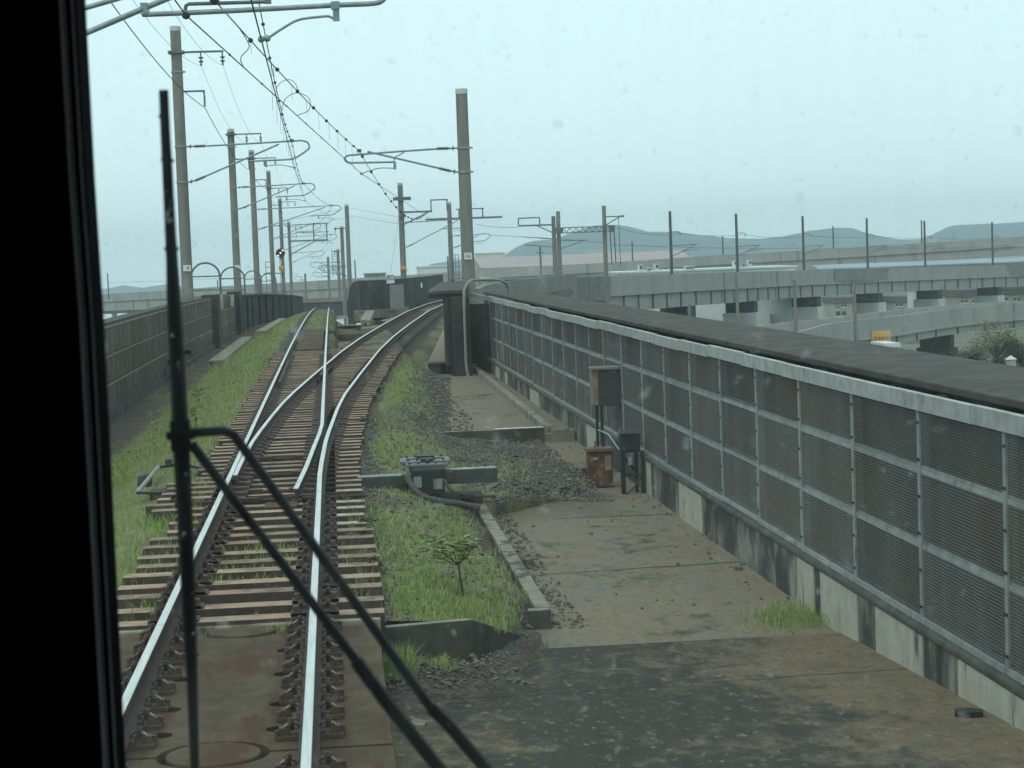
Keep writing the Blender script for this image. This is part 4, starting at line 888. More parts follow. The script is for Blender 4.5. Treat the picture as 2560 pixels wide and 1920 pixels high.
# smaller right hand poles: (axis x, y), top y, tube y, diagonal y, tube end x, distance, label
RP = [(1004, 560, 457, 556, 618, 1180, 168, 'concrete pole with amber lamp standing above the dark curved wall'),
      (1126, 600, 505, 590, 620, 1225, 205, 'concrete pole with ladder cage just left of the pole plated 56'),
      (870, 600, 511, 665, 690, 800, 215, 'tallest plain pole right of the straight track beyond the crest'),
      (857, 640, 565, 655, 672, 775, 255, 'second plain pole beyond the crest, cross arm at its top'),
      (846, 660, 622, 664, 676, 795, 300, 'third plain pole beyond the crest, ladder on it'),
      (821, 670, 641, 681, 692, 780, 345, 'fourth plain pole beyond the crest'),
      (763, 690, 683, 692, 700, 735, 420, 'farthest shortest pole beyond the crest')]
rpo = []
for i, (ax, ay, top, ty, dy, ex, Y, lab) in enumerate(RP):
    X = PY(ax, ay, Y)[0]; zt, zz, zb = PY(ax, ty, Y)[2], PY(ax, top, Y)[2], PY(ax, dy, Y)[2]; s = 1 if ex > ax else -1
    t = pole(lab, X, Y, -6.5 if i > 1 else -2.2, zz, r0=.26 if i > 1 else .27, r1=.22, group='concrete overhead line poles', bands=(zt, zb)); rpo.append((t, X, Y))
    m, c = bracket(t, X, Y, s, zt, zb, abs(PY(ex, ty, Y)[0]-X), r=.04); mes.append(m) if False else None
    if i == 0:
        for q, ln in ((497, 30), (540, 40)): b = MB(); z = PY(ax, q, Y)[2]; b.cbox((X+.1, Y-.3, z), (1.5 if q < 500 else .5, .25, .28)); b.build('cross_beam', M_steel, t)
        z0_, z1_ = PY(ax, 531, Y)[2], PY(ax, 503, Y)[2]; xa = PY(1080, 530, Y)[0]
        b = MB(); b.cbox(((X+xa)/2, Y-.3, z0_), (xa-X, .14, .15)); b.tube([(X, Y-.3, PY(ax, 564, Y)[2]), (X+2.4, Y-.3, z0_)], .06, 6)
        for q in (1077, 1117): b.cbox((PY(q, 515, Y)[0], Y-.3, (z0_+z1_)/2), (.10, .1, z1_-z0_))
        b.cbox((PY(1097, 500, Y)[0], Y-.3, z1_), (PY(1119, 500, Y)[0]-PY(1075, 500, Y)[0], .1, .1)); b.build('square_frame', M_steel, t)
        z = PY(1009, 671, Y)[2]; b = MB(); b.cbox((X, Y-.33, z), (.36, .06, .36)); pl = b.build('lamp_plate', M_yellow, t); b = MB(); b.ball((X, Y-.38, z), .14, 12, 6, (1, .4, 1)); b.build('amber_lamp', M_amber, pl, smooth=True)
        b = MB(); b.cbox((X, Y-.3, PY(1008, 675.5, Y)[2]), (.65, .07, .06)); b.build('lamp_bracket', M_black, t)
    if i == 1:
        xx = X+.75; b = MB(); zl = [PY(1140, q, Y)[2] for q in range(637, 698, 10)]
        for z in zl: b.tube([(X, Y-.3, z), (xx, Y-.3, z)], .035, 6)
        for q in (X+.4, xx): b.tube([(q, Y-.3, zl[0]), (q, Y-.3, zl[-1])], .04, 6)
        b.cbox((X+.4, Y-.3, zl[-1]), (1.1, .8, .12)); b.build('ladder_cage', M_steel, t)
        z0_, z1_ = PY(ax, 547, Y)[2], PY(ax, 524, Y)[2]; xa = PY(1243, 547, Y)[0]
        b = MB(); b.cbox(((X+xa)/2-1, Y-.3, z0_), (xa-X+3, .16, .2)); b.cbox(((X+PY(1207, 524, Y)[0])/2+.4, Y-.3, z1_), (PY(1207, 524, Y)[0]-X-.6, .12, .12))
        for q in (1147, 1206): b.cbox((PY(q, 530, Y)[0], Y-.3, (z0_+z1_)/2), (.13, .13, z1_-z0_))
        b.build('square_frame', M_steel, t)
    if i in (3, 4):
        b = MB(); z = PY(ax, 571 if i == 3 else 628, Y)[2]; xa = PY(838 if i == 3 else 834, 571, Y)[0]; b.cbox(((X+xa)/2+.3, Y-.25, z), (abs(X-xa)+.9, .12, .12)); b.ball((xa, Y-.25, z), .16); b.tube([(xa, Y-.25, z), (xa, Y-.25, z-.6)], .05, 6); b.build('cross_arm', M_steel, t)
    if i == 4:
        b = MB()
        for q in range(630, 690, 6): z = PY(ax, q, Y)[2]; b.tube([(X-.9, Y-.3, z), (X-.3, Y-.3, z)], .035, 5)
        b.tube([(X-.9, Y-.3, zz), (X-.9, Y-.3, PY(ax, 692, Y)[2])], .04, 5); b.build('ladder', M_steel, t)

# ------------------------------------------------------------------ wires
def wire(name, pts, r, label, sag=0.0, n=14, balls=0, rb_=.05, mt=M_wire):
    P = []
    for a, c in zip(pts[:-1], pts[1:]):
        a, c = np.array(a), np.array(c); sg = sag*(np.linalg.norm(c-a)/45)**2
        for k in range(n): t_ = k/n; q = a+(c-a)*t_; q[2] -= 4*sg*t_*(1-t_); P.append(q)
    P.append(np.array(pts[-1])); b = MB(); b.tube(P, r, 5); o = b.build(name, mt); tag(o, label, 'wire', 'overhead line wires')
    if balls:
        L_ = np.array(P); seg = np.r_[0, np.cumsum(np.linalg.norm(np.diff(L_, axis=0), axis=1))]; b = MB()
        for d in np.arange(2, seg[-1], balls): q = [np.interp(d, seg, L_[:, j]) for j in range(3)]; b.ball(q, rb_, 8, 5)
        b.build('dropper_clamp', mt, o)
    return o, P
mN, cN = (mes[0][0]-.05, YN-14, mes[0][2]+.15), PY(653, 98, YN)
cN0 = (cN[0]+.25, -14, cN[2])
wA, PA = wire('contact_wire', [cN0, cN, con[0]]+con[1:6], .0105, 'lower contact wire of the straight track')
wB, PB = wire('messenger_wire', [(mes[0][0]+.2, -14, mes[0][2]+.1), (PY(669, 97, 40)[0]+.04, YN, mes[0][2]), mes[0]]+mes[1:6], .0105, 'upper messenger wire of the straight track', sag=.45, balls=5.0, rb_=.036)
cNd, mNd = PY(465, 38, YN), PY(536, 0, YN)
wC, PC = wire('contact_wire', [(cNd[0]-.9, -14, cNd[2]+.3), cNd, cd], .0105, 'lower contact wire leading to the pole plated 56', balls=5.0, rb_=.022)
wD, PDd = wire('messenger_wire', [(mNd[0]-.9, -14, mNd[2]+.3), mNd, md], .0105, 'upper messenger wire with round clamps leading to the pole plated 56', sag=.12, balls=5.0, rb_=.042)
p7 = (rpo[0][1]+.3, rpo[0][2], PY(1004, 545, 168)[2])
wire('contact_wire', [cd, (cd[0]+7.2, 168, cd[2]+.2)], .012, 'contact wire of the branch beyond the pole plated 56')
wire('messenger_wire', [md, (md[0]+7.0, 168, md[2]-.1)], .012, 'messenger wire of the branch beyond the pole plated 56', sag=.3, balls=6, rb_=.06)
wire('feeder_wire', [(fe[0][0]+.1, YN, fe[0][2]+.35)]+fe[:6], .014, 'thick feeder wire sagging between the left poles', sag=.45)
wire('thin_wire', [(f1[0][0], YN, f1[0][2]+.1)]+f1[:5], .006, 'thin upper wire on the inner left pole insulators', sag=.8)
wire('thin_wire', [(f2[0][0], YN, f2[0][2]+.1)]+f2[:5], .006, 'thin upper wire on the outer left pole insulators', sag=.8)
# droppers, jumpers
def droppers(name, up, lo, Y0, Y1, step, label):
    U, Lw = np.array(up), np.array(lo); k = 0
    for Y in np.arange(Y0, Y1, step):
        u = [np.interp(Y, U[:, 1], U[:, j]) for j in range(3)]; l = [np.interp(Y, Lw[:, 1], Lw[:, j]) for j in range(3)]
        l = [u[0], Y, min(l[2], u[2]-.15)]
        b = MB(); b.tube([u, l], .0035, 4, cap=False); o = b.build(name, M_wire); tag(o, label, 'dropper wire', 'fine dropper wires of the '+('straight track' if up is PB else 'branch'))
droppers('dropper_wire', PB, PA, 44, 118, 5, 'fine vertical dropper between the straight track wires')
droppers('dropper_wire', PDd, PC, 33, 70, 4.2, 'fine vertical dropper between the branch wires')
def on_wire(P, px):            # point of a wire seen at that column
    A = [p for p in P if p[1] > 20]; k = int(np.argmin([abs(proj(p)[0]-px) for p in A])); a = A[max(0, k-1)]; c = A[min(len(A)-1, k+1)]
    f = min(1, max(0, (px-proj(a)[0])/(proj(c)[0]-proj(a)[0]+1e-9))); return a+(c-a)*f
def jumper(P1, x1, P2, x2, bulge, label):
    a, c = on_wire(P1, x1), on_wire(P2, x2); b = MB(); pts = [a]+[a+(c-a)*t_+np.array([dx, 0, dz]) for t_, dx, dz in bulge]+[c]
    b.tube(smooth_curve(pts, 6), .008, 5); tag(b.build('jumper_wire', M_wire), label, 'wire', 'overhead line wires')
jumper(PDd, 590, PC, 603, [(.25, .10, -.02), (.5, .13, 0), (.75, -.02, 0)], 'short wavy jumper wire between the branch wires')
jumper(PB, 690, PDd, 742, [(.2, .05, .16), (.55, .08, .22), (.85, .05, .12)], 'arched jumper wire near the wire crossing')
jumper(PA, 702, PC, 741, [(.15, .05, .35), (.45, .2, .5), (.8, .35, .38), (.97, .28, .12)], 'hooked jumper wire loop below the wire crossing')
wire('span_wire', [PY(700, 555, 195), PY(870, 520, 200), p7], .012, 'upper long cross wire to the amber lamp pole')
wire('span_wire', [PY(720, 575, 200), PY(880, 540, 200), (p7[0], p7[1], p7[2]-.6)], .012, 'lower long cross wire to the amber lamp pole')
wire('stay_wire', [(p7[0]-.5, 168, p7[2]+.2), PY(975, 690, 168)], .008, 'steep stay wire left of the amber lamp pole')

# ================================================================== SIGNAL AND SIGNS
sg = thing('round_signal', 'round black signal with three lit white lamps before fifth left pole', 'railway signal', PY(705, 722, 228)); Y = 226.0
c = PY(701, 633, Y); b = MB(); b.tube([(c[0], Y, c[2]), (c[0], Y+.12, c[2])], .52, 28); b.build('disc', M_black, sg)
for dx, dz in ((.26, .30), (0, .03), (-.26, -.26)):
    b = MB(); b.tube([(c[0]+dx, Y-.10, c[2]+dz), (c[0]+dx, Y+.01, c[2]+dz)], .075, 14); l = b.build('lamp', M_lamp, sg); b = MB()
    b.tube([(c[0]+dx, Y-.16, c[2]+dz+.085), (c[0]+dx, Y, c[2]+dz+.085)], .02, 8); b.build('hood', M_black, l)
b = MB(); p = PY(708, 730, Y); b.tube([(p[0], Y+.25, p[2]-1), (p[0], Y+.25, c[2]+.9)], .09, 10); b.tube([(c[0], Y+.2, c[2]-.5), (p[0], Y+.25, c[2]-1.1)], .08, 8); b.build('mast', M_pole, sg)
q = PY(703.5, 671, Y); b = MB(); b.cbox((q[0], Y, q[2]), (.52, .05, .56)); pl = b.build('marker_plate', M_yellow, sg); b = MB(); b.ball((q[0], Y-.05, q[2]), .2, 14, 6, (1, .35, 1)); b.build('amber_reflector', M_amber, pl, smooth=True)
b = MB(); a = PY(660, 683, Y); b.box(a[0], p[0]+.2, Y-.3, Y+.3, PY(700, 683, Y)[2]-.05, PY(700, 683, Y)[2]+.05); b.build('platform', M_steel, sg)
s8 = thing('speed_sign', 'white square sign reading 80 above the dark curved wall', 'sign', PY(972, 712, 122)); Y = 122.0
a, c = PY(966, 687, Y), PY(986, 708, Y); b = MB(); b.box(a[0], c[0], Y, Y+.03, c[2], a[2]); pl = b.build('board', M_white, s8)
text('80', (a[2]-c[2])*.86, ((a[0]+c[0])/2, Y-.012, (a[2]+c[2])/2+.06), M_ink, pl)
b = MB(); b.tube([((a[0]+c[0])/2, Y+.06, c[2]-.6), ((a[0]+c[0])/2, Y+.06, a[2])], .03, 8); b.build('post', M_steel, s8)

# ================================================================== CABINETS BY THE BARRIER
def pbox(b, x0, x1, y0, y1, Y, dep, m=0):
    a, c = PY(x0, y1, Y), PY(x1, y0, Y); b.box(a[0], c[0], Y, Y+dep, a[2], c[2], m); return a, c
g = thing('equipment_cabinet', 'grey green cabinet on tall legs against the louvred barrier', 'cabinet', (4.95, 31.5, -.9)); Y = 31.5
b = MB(); a, c = pbox(b, 1497.5, 1570, 923, 1016, Y, .30); b.build('body', M_greybox, g, bevel=.012)
b = MB(); b.box(a[0]-.09, a[0]-.002, Y+.02, Y+.28, a[2]+.02, c[2]); b.build('side_panel', M_tanedge, g)
b = MB(); b.box(a[0]-.11, c[0]+.02, Y-.03, Y+.33, c[2]+.003, c[2]+.05); b.build('roof', M_midconc, g, bevel=.01)
for q in (.25, .5, .75): b = MB(); b.box(a[0]+.04, c[0]-.04, Y-.008, Y-.001, a[2]+(c[2]-a[2])*q-.008, a[2]+(c[2]-a[2])*q+.008); b.build('door_ridge', M_greybox, g)
for x0, dy in ((1489, .05), (1501, 0), (1557, 0), (1563, .25)):
    p = PY(x0+3, 1015, Y+dy); b = MB(); b.box(p[0]-.022, p[0]+.022, Y+dy, Y+dy+.045, -.90, p[2]+.01); b.build('leg', M_black, g)
g = thing('rusted_box', 'rust red metal box standing on the deck below the grey cabinet', 'cabinet', (4.65, 29.7, -.9)); Y = 29.6
b = MB(); a, c = pbox(b, 1473, 1531, 1128, 1219, Y, .26); b.build('body', M_rustbox, g, bevel=.012)
b = MB(); b.box(a[0]-.025, c[0]+.025, Y-.03, Y+.29, c[2]+.002, c[2]+.055); b.build('lid', mat('rust_pink_lid', (.19, .095, .075), (.13, .07, .055), 6, .8), g, bevel=.008)
b = MB(); b.cbox((a[0]+.11, Y-.012, c[2]-.1), (.08, .02, .03)); b.build('latch', M_galv, g)
b = MB(); b.box(c[0]-.12, c[0]-.02, Y-.006, Y-.001, c[2]-.28, c[2]-.06); b.build('paint_remnant', M_tanedge, g)
b = MB(); b.tube([(a[0]+.12, Y+.1, c[2]+.05), (a[0]+.12, Y+.1, c[2]+.14), (a[0]+.25, Y+.1, c[2]+.14), (a[0]+.25, Y+.1, c[2]+.05)], .012, 6); b.build('handle', M_black, g)
g = thing('black_terminal_box', 'black terminal box on splayed legs at the barrier foot', 'cabinet', (5.0, 28.8, -.9)); Y = 28.7
b = MB(); a, c = pbox(b, 1552, 1600, 1083, 1133, Y, .22); b.build('body', M_black, g, bevel=.02)
b = MB(); b.prism([(a[0]-.02, Y-.02, c[2]+.002), (c[0]+.02, Y-.02, c[2]+.002), (c[0], Y+.1, c[2]+.05), (a[0], Y+.1, c[2]+.05)], (0, .13, 0)); b.build('lid', M_greybox, g)
for x0, x1, yy in ((a[0], a[0]+.06, Y), (c[0]-.0, c[0]+.06, Y+.02), (a[0]+.02, a[0]+.06, Y+.18), (c[0]-.06, c[0]-.02, Y+.18)):
    b = MB(); b.box(x0, x1, yy, yy+.05, -.9, a[2]+.02); b.build('leg', M_black, g)
b = MB(); b.tube([(a[0], Y+.02, a[2]-.3), (c[0], Y+.02, a[2]-.34)], .025, 6); b.tube([(a[0]+.02, Y+.1, a[2]-.02), (c[0]+.03, Y+.1, a[2]-.42)], .02, 6); b.build('brace', M_black, g)
b = MB(); b.tube(smooth_curve([(c[0], Y, a[2]-.15), (c[0]-.02, Y-.03, a[2]-.35), (c[0]-.12, Y-.04, a[2]-.5), (c[0]-.24, Y-.05, -.89)], 6), .014, 6); b.build('cable', M_hose, g)
b = MB(); b.tube([(a[0]-.02, Y, a[2]+.05), (a[0]-.12, Y+.4, a[2]+.25), (a[0]-.2, Y+.9, a[2]+.27)], .012, 6); b.build('conduit', M_galv2, g)
b = MB(); b.cbox((a[0]+.13, Y+.01, a[2]-.12), (.05, .03, .12)); b.build('junction_label', M_galv, g)

# ================================================================== SAPLING AND WEEDS
def twig(b, pts, r0, r1): P = smooth_curve(pts, 4); b.tube(P, list(np.linspace(r0, r1, len(P))), 6)
def leaves(b, c, n, spread, size):
    for _ in range(n):
        p = np.array(c)+rng.normal(0, 1, 3)*np.array(spread); a = rng.uniform(0, 6.28); s = size*rng.uniform(.6, 1.3); tl = rng.uniform(-.6, .5)
        d = np.array([math.cos(a), math.sin(a), tl*.6]); d /= np.linalg.norm(d); q = np.cross(d, [0, 0, 1]); q /= np.linalg.norm(q); nrm = np.cross(q, d)
        b.add([p, p+d*s*.35+q*s*.26+nrm*s*.06, p+d*s*.75+q*s*.2+nrm*s*.03, p+d*s-nrm*s*.12, p+d*s*.75-q*s*.2+nrm*s*.03, p+d*s*.35-q*s*.26+nrm*s*.06], [(0, 1, 2, 3), (0, 3, 4, 5)])
Y = 17.67; base = PY(1157, 1512, Y)
st = thing('sapling', 'leafy young sapling growing from the grass right of the track', 'tree', base)
b = MB(); T = lambda x, y, d=0: PY(x, y, Y+d)
fork = T(1146, 1412); twig(b, [base, T(1156, 1480), T(1151, 1445), fork], .013, .009)
tips = [T(1080, 1357, -.1), T(1108, 1368, .12), T(1136, 1385, -.05), T(1132, 1375, .15), T(1158, 1358, .1), T(1172, 1360, -.12), T(1180, 1372, .05), T(1090, 1388, .1)]
for k, tp in enumerate(tips): twig(b, [fork, tuple((np.array(fork)*.5+np.array(tp)*.5)+np.array([0, 0, -.01])), tp], .006, .003)
b.build('trunk', M_bark, st, smooth=True); b = MB()
for tp in tips: leaves(b, (tp[0], tp[1], tp[2]-.005), 16, (.05, .07, .045), .10)
b.build('crown', M_leaf, st)
def weed(px, z, h, lab, n=9):
    c = PZ(*px, z); t = thing('weed', lab, 'plant', c, 'dark weeds in the grass'); b = MB(); twig(b, [c, (c[0]+.02, c[1], c[2]+h*.5), (c[0]-.02, c[1], c[2]+h)], .008, .004); b.build('stem', M_bark, t)
    b = MB()
    for q in (.45, .7, .95): leaves(b, (c[0], c[1], c[2]+h*q), n, (.05, .08, .03), .10)
    b.build('foliage', mat('weed_leaf', (.035, .06, .02), (.06, .08, .03), 6, .7), t)
weed((488, 1075), -.35, .42, 'tall dark weed in the left grass behind the wiper joint'); weed((496, 1010), -.4, .35, 'second dark weed further up the left grass')
weed((412, 945), -.7, .3, 'small pale weed at the foot of the left barrier', 14); weed((1048, 775), -.4, .4, 'dark bush below the wall cap by the branch track', 30)
for i, (x, y) in enumerate(((928, 1005), (945, 985), (915, 1070), (985, 905), (970, 930), (1005, 880), (905, 1370), (915, 1330), (930, 1440))):
    weed((x, y), -.3, .16, ('dry weed left of the black pillar, second from the far end', 'dry weed beside the right rail before the crossing', 'lone dry weed at the sleeper ends before the point machine', 'dry weed on the sleeper ends nearest the black pillar', 'dry weed just this side of the one nearest the pillar', 'farthest dry weed on the branch sleeper ends', 'middle dry weed level with the sapling', 'dry weed beyond the sapling near the pale sleeper ends', 'nearest dry weed at the sleeper ends by the slab track')[i], 8)

# ================================================================== VIADUCTS
def viaduct(name, label, px, hpar, hgird, pier_every, dark=None, pierw=3.2, gridr=8.0, pm=M_farconc, gm=M_farconc, pier_mat=M_paleconc, ground=True, step=6.0, pier_px=None):
    P = np.array([PY(x, y, Y) for x, y, Y in px]); P = np.array(smooth_curve(P, 6)); P = np.array(lerp_path(P, step)); t = thing(name, label, 'viaduct', tuple(P[0]))
    path = [tuple(p) for p in P]
    b = MB(); b.sweep(path, [(0, -hpar), (0, 0), (-.3, 0), (-.3, -hpar)]); b.build('parapet', pm, t)
    b = MB(); b.sweep(path, [(.08, -hpar-.22), (.08, -hpar-.002), (-8, -hpar-.002), (-8, -hpar-.22)]); b.build('deck', gm, t)
    b = MB(); b.sweep(path, [(-7.7, -hpar), (-7.7, -.1), (-8, -.1), (-8, -hpar)]); b.build('parapet', pm, t)
    b = MB(); b.sweep(path, [(-.30, -hpar-.22-hgird), (-.30, -hpar-.222), (-1.0, -hpar-.222), (-1.0, -hpar-.22-hgird)]); b.build('girder', gm, t)
    b = MB(); b.sweep(path, [(-6.5, -hpar-.22-hgird), (-6.5, -hpar-.222), (-7.1, -hpar-.222), (-7.1, -hpar-.22-hgird)]); b.build('girder', gm, t)
    seg = np.r_[0, np.cumsum(np.linalg.norm(np.diff(P, axis=0), axis=1))]
    at = lambda d: np.array([np.interp(d, seg, P[:, j]) for j in range(3)])
    for d in np.arange(gridr/2, seg[-1], gridr):
        p = at(d); q = at(min(seg[-1], d+1))-at(max(0, d-1)); rz = math.atan2(q[1], q[0]); r = np.array([math.sin(rz), -math.cos(rz), 0]); c = p-r*.22
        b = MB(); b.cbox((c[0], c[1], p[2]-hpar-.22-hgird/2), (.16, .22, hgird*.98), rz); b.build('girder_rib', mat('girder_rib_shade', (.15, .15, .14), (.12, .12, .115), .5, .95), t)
    ds = np.arange(pier_every*.4, seg[-1], pier_every) if pier_px is None else [dd[int(np.argmin([abs(proj(at(q_))[0]-x_) for q_ in dd]))] for x_ in pier_px for dd in [np.arange(0, seg[-1], 1.0)]]
    for d in ds:
        p = at(d); q = at(min(seg[-1], d+1))-at(max(0, d-1)); rz = math.atan2(q[1], q[0]); r = np.array([math.sin(rz), -math.cos(rz), 0]); c = p-r*2.2; zt_ = p[2]-hpar-.25-hgird; g0 = GZ(p[1])-1
        b = MB(); b.cbox((c[0], c[1], zt_-.75), (pierw*.62, 4.0, 1.5), rz); b.build('bearing_shelf', M_darkconc, t)
        b = MB(); b.cbox((c[0], c[1], (zt_-1.5+g0)/2), (pierw, 4.6, zt_-1.5-g0), rz); b.build('pier', pier_mat, t)
    return t, at, seg
vf, atf, sf = viaduct('rail_flyover', 'far grey concrete flyover crossing the whole view and climbing right', [(60, 752, 600), (254, 736, 580), (418, 726, 560), (560, 715.5, 540), (761, 703.7, 515), (900, 695, 500), (1100, 682.4, 485), (1240, 671, 475), (1518, 656.5, 465), (1800, 637.5, 460), (2087, 622, 458), (2560, 591, 455), (2760, 578, 455)], 2.0, 2.2, 60, gridr=90, pierw=3.2, step=12)
BV = [(1215, 701, 168), (1270, 698.5, 177), (1354, 694, 192), (1520, 689.5, 212), (1700, 684, 237), (1800, 681, 250), (2087, 673.5, 300), (2560, 661, 364), (2760, 656, 395)]
vb, atb, sb = viaduct('branch_viaduct', 'grey viaduct of the branch curving away right with ribbed girders', BV, 2.0, 1.75, 16.5, gridr=5.6, pierw=2.9, pier_px=(1600, 1735, 1889, 2047, 2205, 2352, 2500, 2650))
vl, atl, sl_ = viaduct('low_road_viaduct', 'low grey viaduct with plain parapet at far right behind the yellow board', [(1880, 850, 172), (1992, 831, 186), (2087, 807, 205), (2226, 792, 215), (2384, 771, 233), (2560, 756, 245), (2800, 742, 262)], 2.0, .9, 30, gridr=7, pierw=1.6, pier_mat=M_darkconc)
def along(px_list, x0, x1, y0f, y1f, off, name, mt, parent):   # panel laid against the parapet face
    xs = np.linspace(x0, x1, 5); X_ = [p[0] for p in px_list]; Ys_ = [p[2] for p in px_list]; ty = [p[1] for p in px_list]; b = MB()
    top = [PY(x, np.interp(x, X_, ty)+y0f, np.interp(x, X_, Ys_)-off) for x in xs]; bot = [PY(x, np.interp(x, X_, ty)+y1f, np.interp(x, X_, Ys_)-off) for x in xs]
    back = [(p[0]+.1, p[1]+.1, p[2]) for p in top]; backb = [(p[0]+.1, p[1]+.1, p[2]) for p in bot]; n = len(xs); b.v = top+bot+back+backb
    b.f = [(i, n+i, n+i+1, i+1) for i in range(n-1)]+[(2*n+i, 2*n+i+1, 3*n+i+1, 3*n+i) for i in range(n-1)]+[(i, i+1, 2*n+i+1, 2*n+i) for i in range(n-1)]; b.mi = [0]*len(b.f); return b.build(name, mt, parent)
M_navy = mat('dark_blue_panel', (.018, .026, .045), (.012, .018, .032), .5, .7)
along(BV, 1262, 1353, 1, 47, .9, 'dark_panel', M_navy, vb)
along(BV, 1358, 1525, 2, 62, .8, 'abutment_wall', M_midconc, vb)
along(BV, 2086, 2700, .5, 30, .5, 'darker_parapet_section', mat('darker_parapet', (.225, .23, .215), (.19, .195, .185), .4, .95), vb)

# far poles on the viaducts
def fpole(x, yt, yb, Y, lab, r=.20, arms=1, side=1):
    X = PY(x, (yt+yb)/2, Y)[0]; z0, z1 = PY(x, yb, Y)[2], PY(x, yt, Y)[2]
    t = thing('catenary_pole', lab, 'pole', (X, Y, z0-1), 'far overhead line poles'); b = MB(); b.tube([(X, Y, z0-1.5), (X, Y, z1)], [r, r*.85], 12); b.build('shaft', mat('far_pole_steel', (.085, .09, .09), (.065, .07, .07), 2, .8), t)
    if arms:
        h = z1-z0; zt_ = z1-h*.56; b = MB(); b.tube([(X, Y, zt_), (X+side*3.2, Y, zt_+.12)], .05, 6); b.tube([(X, Y, zt_-1.25), (X+side*2.9, Y, zt_)], .05, 6); b.tube([(X+side*1.4, Y, zt_-.65), (X+side*3.4, Y, zt_-.45)], .04, 6); b.build('bracket_tubes', M_steel, t)
        b = MB(); zf = z1-h*.33; b.tube([(X, Y, zf), (X+side*1.0, Y, zf), (X+side*1.25, Y, zf-.5)], .05, 6); b.build('feeder_arm', M_steel, t)
    return t, (X, Y, z1), z0
X_ = [p[0] for p in BV]; Yv = [p[2]+3 for p in BV]; iy = lambda x: float(np.interp(x, X_, Yv))
FP = [(1677, 528, 684, 'first slim pole right of the truss gantry'), (1842, 534, 682, 'second slim pole right of the truss gantry'), (2008, 540, 677, 'third slim pole right of the truss gantry'), (2168, 545, 673, 'fourth slim pole right of the truss gantry'), (2312, 552, 669, 'fifth slim pole right of the truss gantry'), (2481, 555, 664, 'last slim pole at the right edge of the viaduct')]
tops = []
for x, a, c, lab in FP: t, tp, z0 = fpole(x, a, c, iy(x), lab); tops.append((tp, z0))
for x, a, c, lab in ((1581, 604, 650, 'short thin pole on the flyover between gantry and first slim pole'), (1807, 590, 640, 'thin pole on the flyover left of the second slim pole'), (2083, 565, 624, 'thin pole on the flyover between third and fourth slim poles'), (2304, 550, 606, 'thin pole on the flyover just left of the fifth slim pole'), (1120, 640, 690, 'thin pole on the flyover left of the ladder cage pole'), (888, 650, 697, 'thin pole on the flyover right of the plain pole row'), (270, 682, 735, 'lone thin pole on the flyover at far left'), (544, 700, 716, 'tiny pole on the flyover inside the first guard hoop')):
    fpole(x, a, c, 470 if x > 1000 else 515 if x > 700 else 575, lab, .19, 0)
up = thing('utility_pole', 'thin utility pole with crossbar in front of the pink roof', 'pole', PY(1351, 668, 260)); Xu = PY(1351, 640, 260)
b = MB(); b.tube([(Xu[0], 260, Xu[2]-3), (Xu[0], 260, PY(1350, 617, 260)[2])], .13, 8); b.build('shaft', M_steel, up); b = MB(); z = PY(1350, 632, 260)[2]; b.cbox((Xu[0], 260, z), (1.1, .1, .1)); b.build('crossbar', M_steel, up)
# truss gantry
YG = 200.0
gt = thing('truss_gantry', 'lattice truss gantry between two poles over the branch viaduct', 'gantry', PY(1450, 680, YG))
z0g, z1g = PY(1450, 581, YG)[2], PY(1450, 568, YG)[2]; xa, xb = PY(1383, 575, YG)[0], PY(1537, 572, YG)[0]
b = MB()
for z in (z0g, z1g): b.cbox(((xa+xb)/2, YG, z), (xb-xa, .14, .09))
b.build('chord', M_steel, gt); b = MB(); n = 14; b.cbox((xa+.5, YG, (z0g+z1g)/2), (1.0, .16, z1g-z0g)); b.cbox((xb-.3, YG, (z0g+z1g)/2), (.6, .16, z1g-z0g+.2))
for i in range(n):
    xx = xa+1+(xb-xa-1.6)*i/n; x2 = xa+1+(xb-xa-1.6)*(i+1)/n; b.tube([(xx, YG, z0g if i % 2 else z1g), (x2, YG, z1g if i % 2 else z0g)], .04, 5)
b.build('lattice', M_steel, gt)
for x, yt, lab in ((1386, 540, 'left'), (1398, 528, 'middle'), (1513, 514, 'right')):
    X = PY(x, 620, YG+.5)[0]; b = MB(); b.tube([(X, YG+.5, PY(x, 745, YG)[2]-1), (X, YG+.5, PY(x, yt, YG)[2])], [.24, .20], 12); b.build('leg', M_pole, gt)
b = MB(); zf, zg = PY(1320, 545, YG)[2], PY(1320, 564, YG)[2]; xs = [PY(q, 555, YG)[0] for q in (1296, 1349, 1386)]
b.cbox(((xs[0]+xs[2])/2, YG, zg), (xs[2]-xs[0], .14, .16)); b.cbox(((xs[0]+xs[1])/2, YG, zf), (xs[1]-xs[0], .12, .12))
for q in xs[:2]: b.cbox((q, YG, (zf+zg)/2), (.12, .12, zf-zg))
b.tube([(PY(1340, 564, YG)[0], YG, zg), (xs[2], YG, PY(1386, 584, YG)[2])], .06, 6); b.build('square_frame', M_steel, gt)
b = MB(); z = PY(1540, 541, YG)[2]; xr0, xr1 = PY(1513, 541, YG)[0], PY(1556, 540, YG)[0]; b.tube([(xr0, YG, z), (xr1, YG, z)], .07, 6); b.tube([(xr0, YG, z-.85), (xr1-.2, YG, z)], .06, 6); b.cbox((xr1, YG, z), (.3, .2, .2)); b.build('bracket_arm', M_steel, gt)
b = MB(); b.tube([(xr1-.4, YG, z), (xr1-.35, YG, z-5)], .03, 5); b.tube([(xb-.5, YG, z0g), (xb-.4, YG, z0g-3.4)], .05, 5); b.tube([(xb-.1, YG, z0g), (xb-.0, YG, z0g-3.2)], .05, 5); b.build('hanging_wire', M_wire, gt)
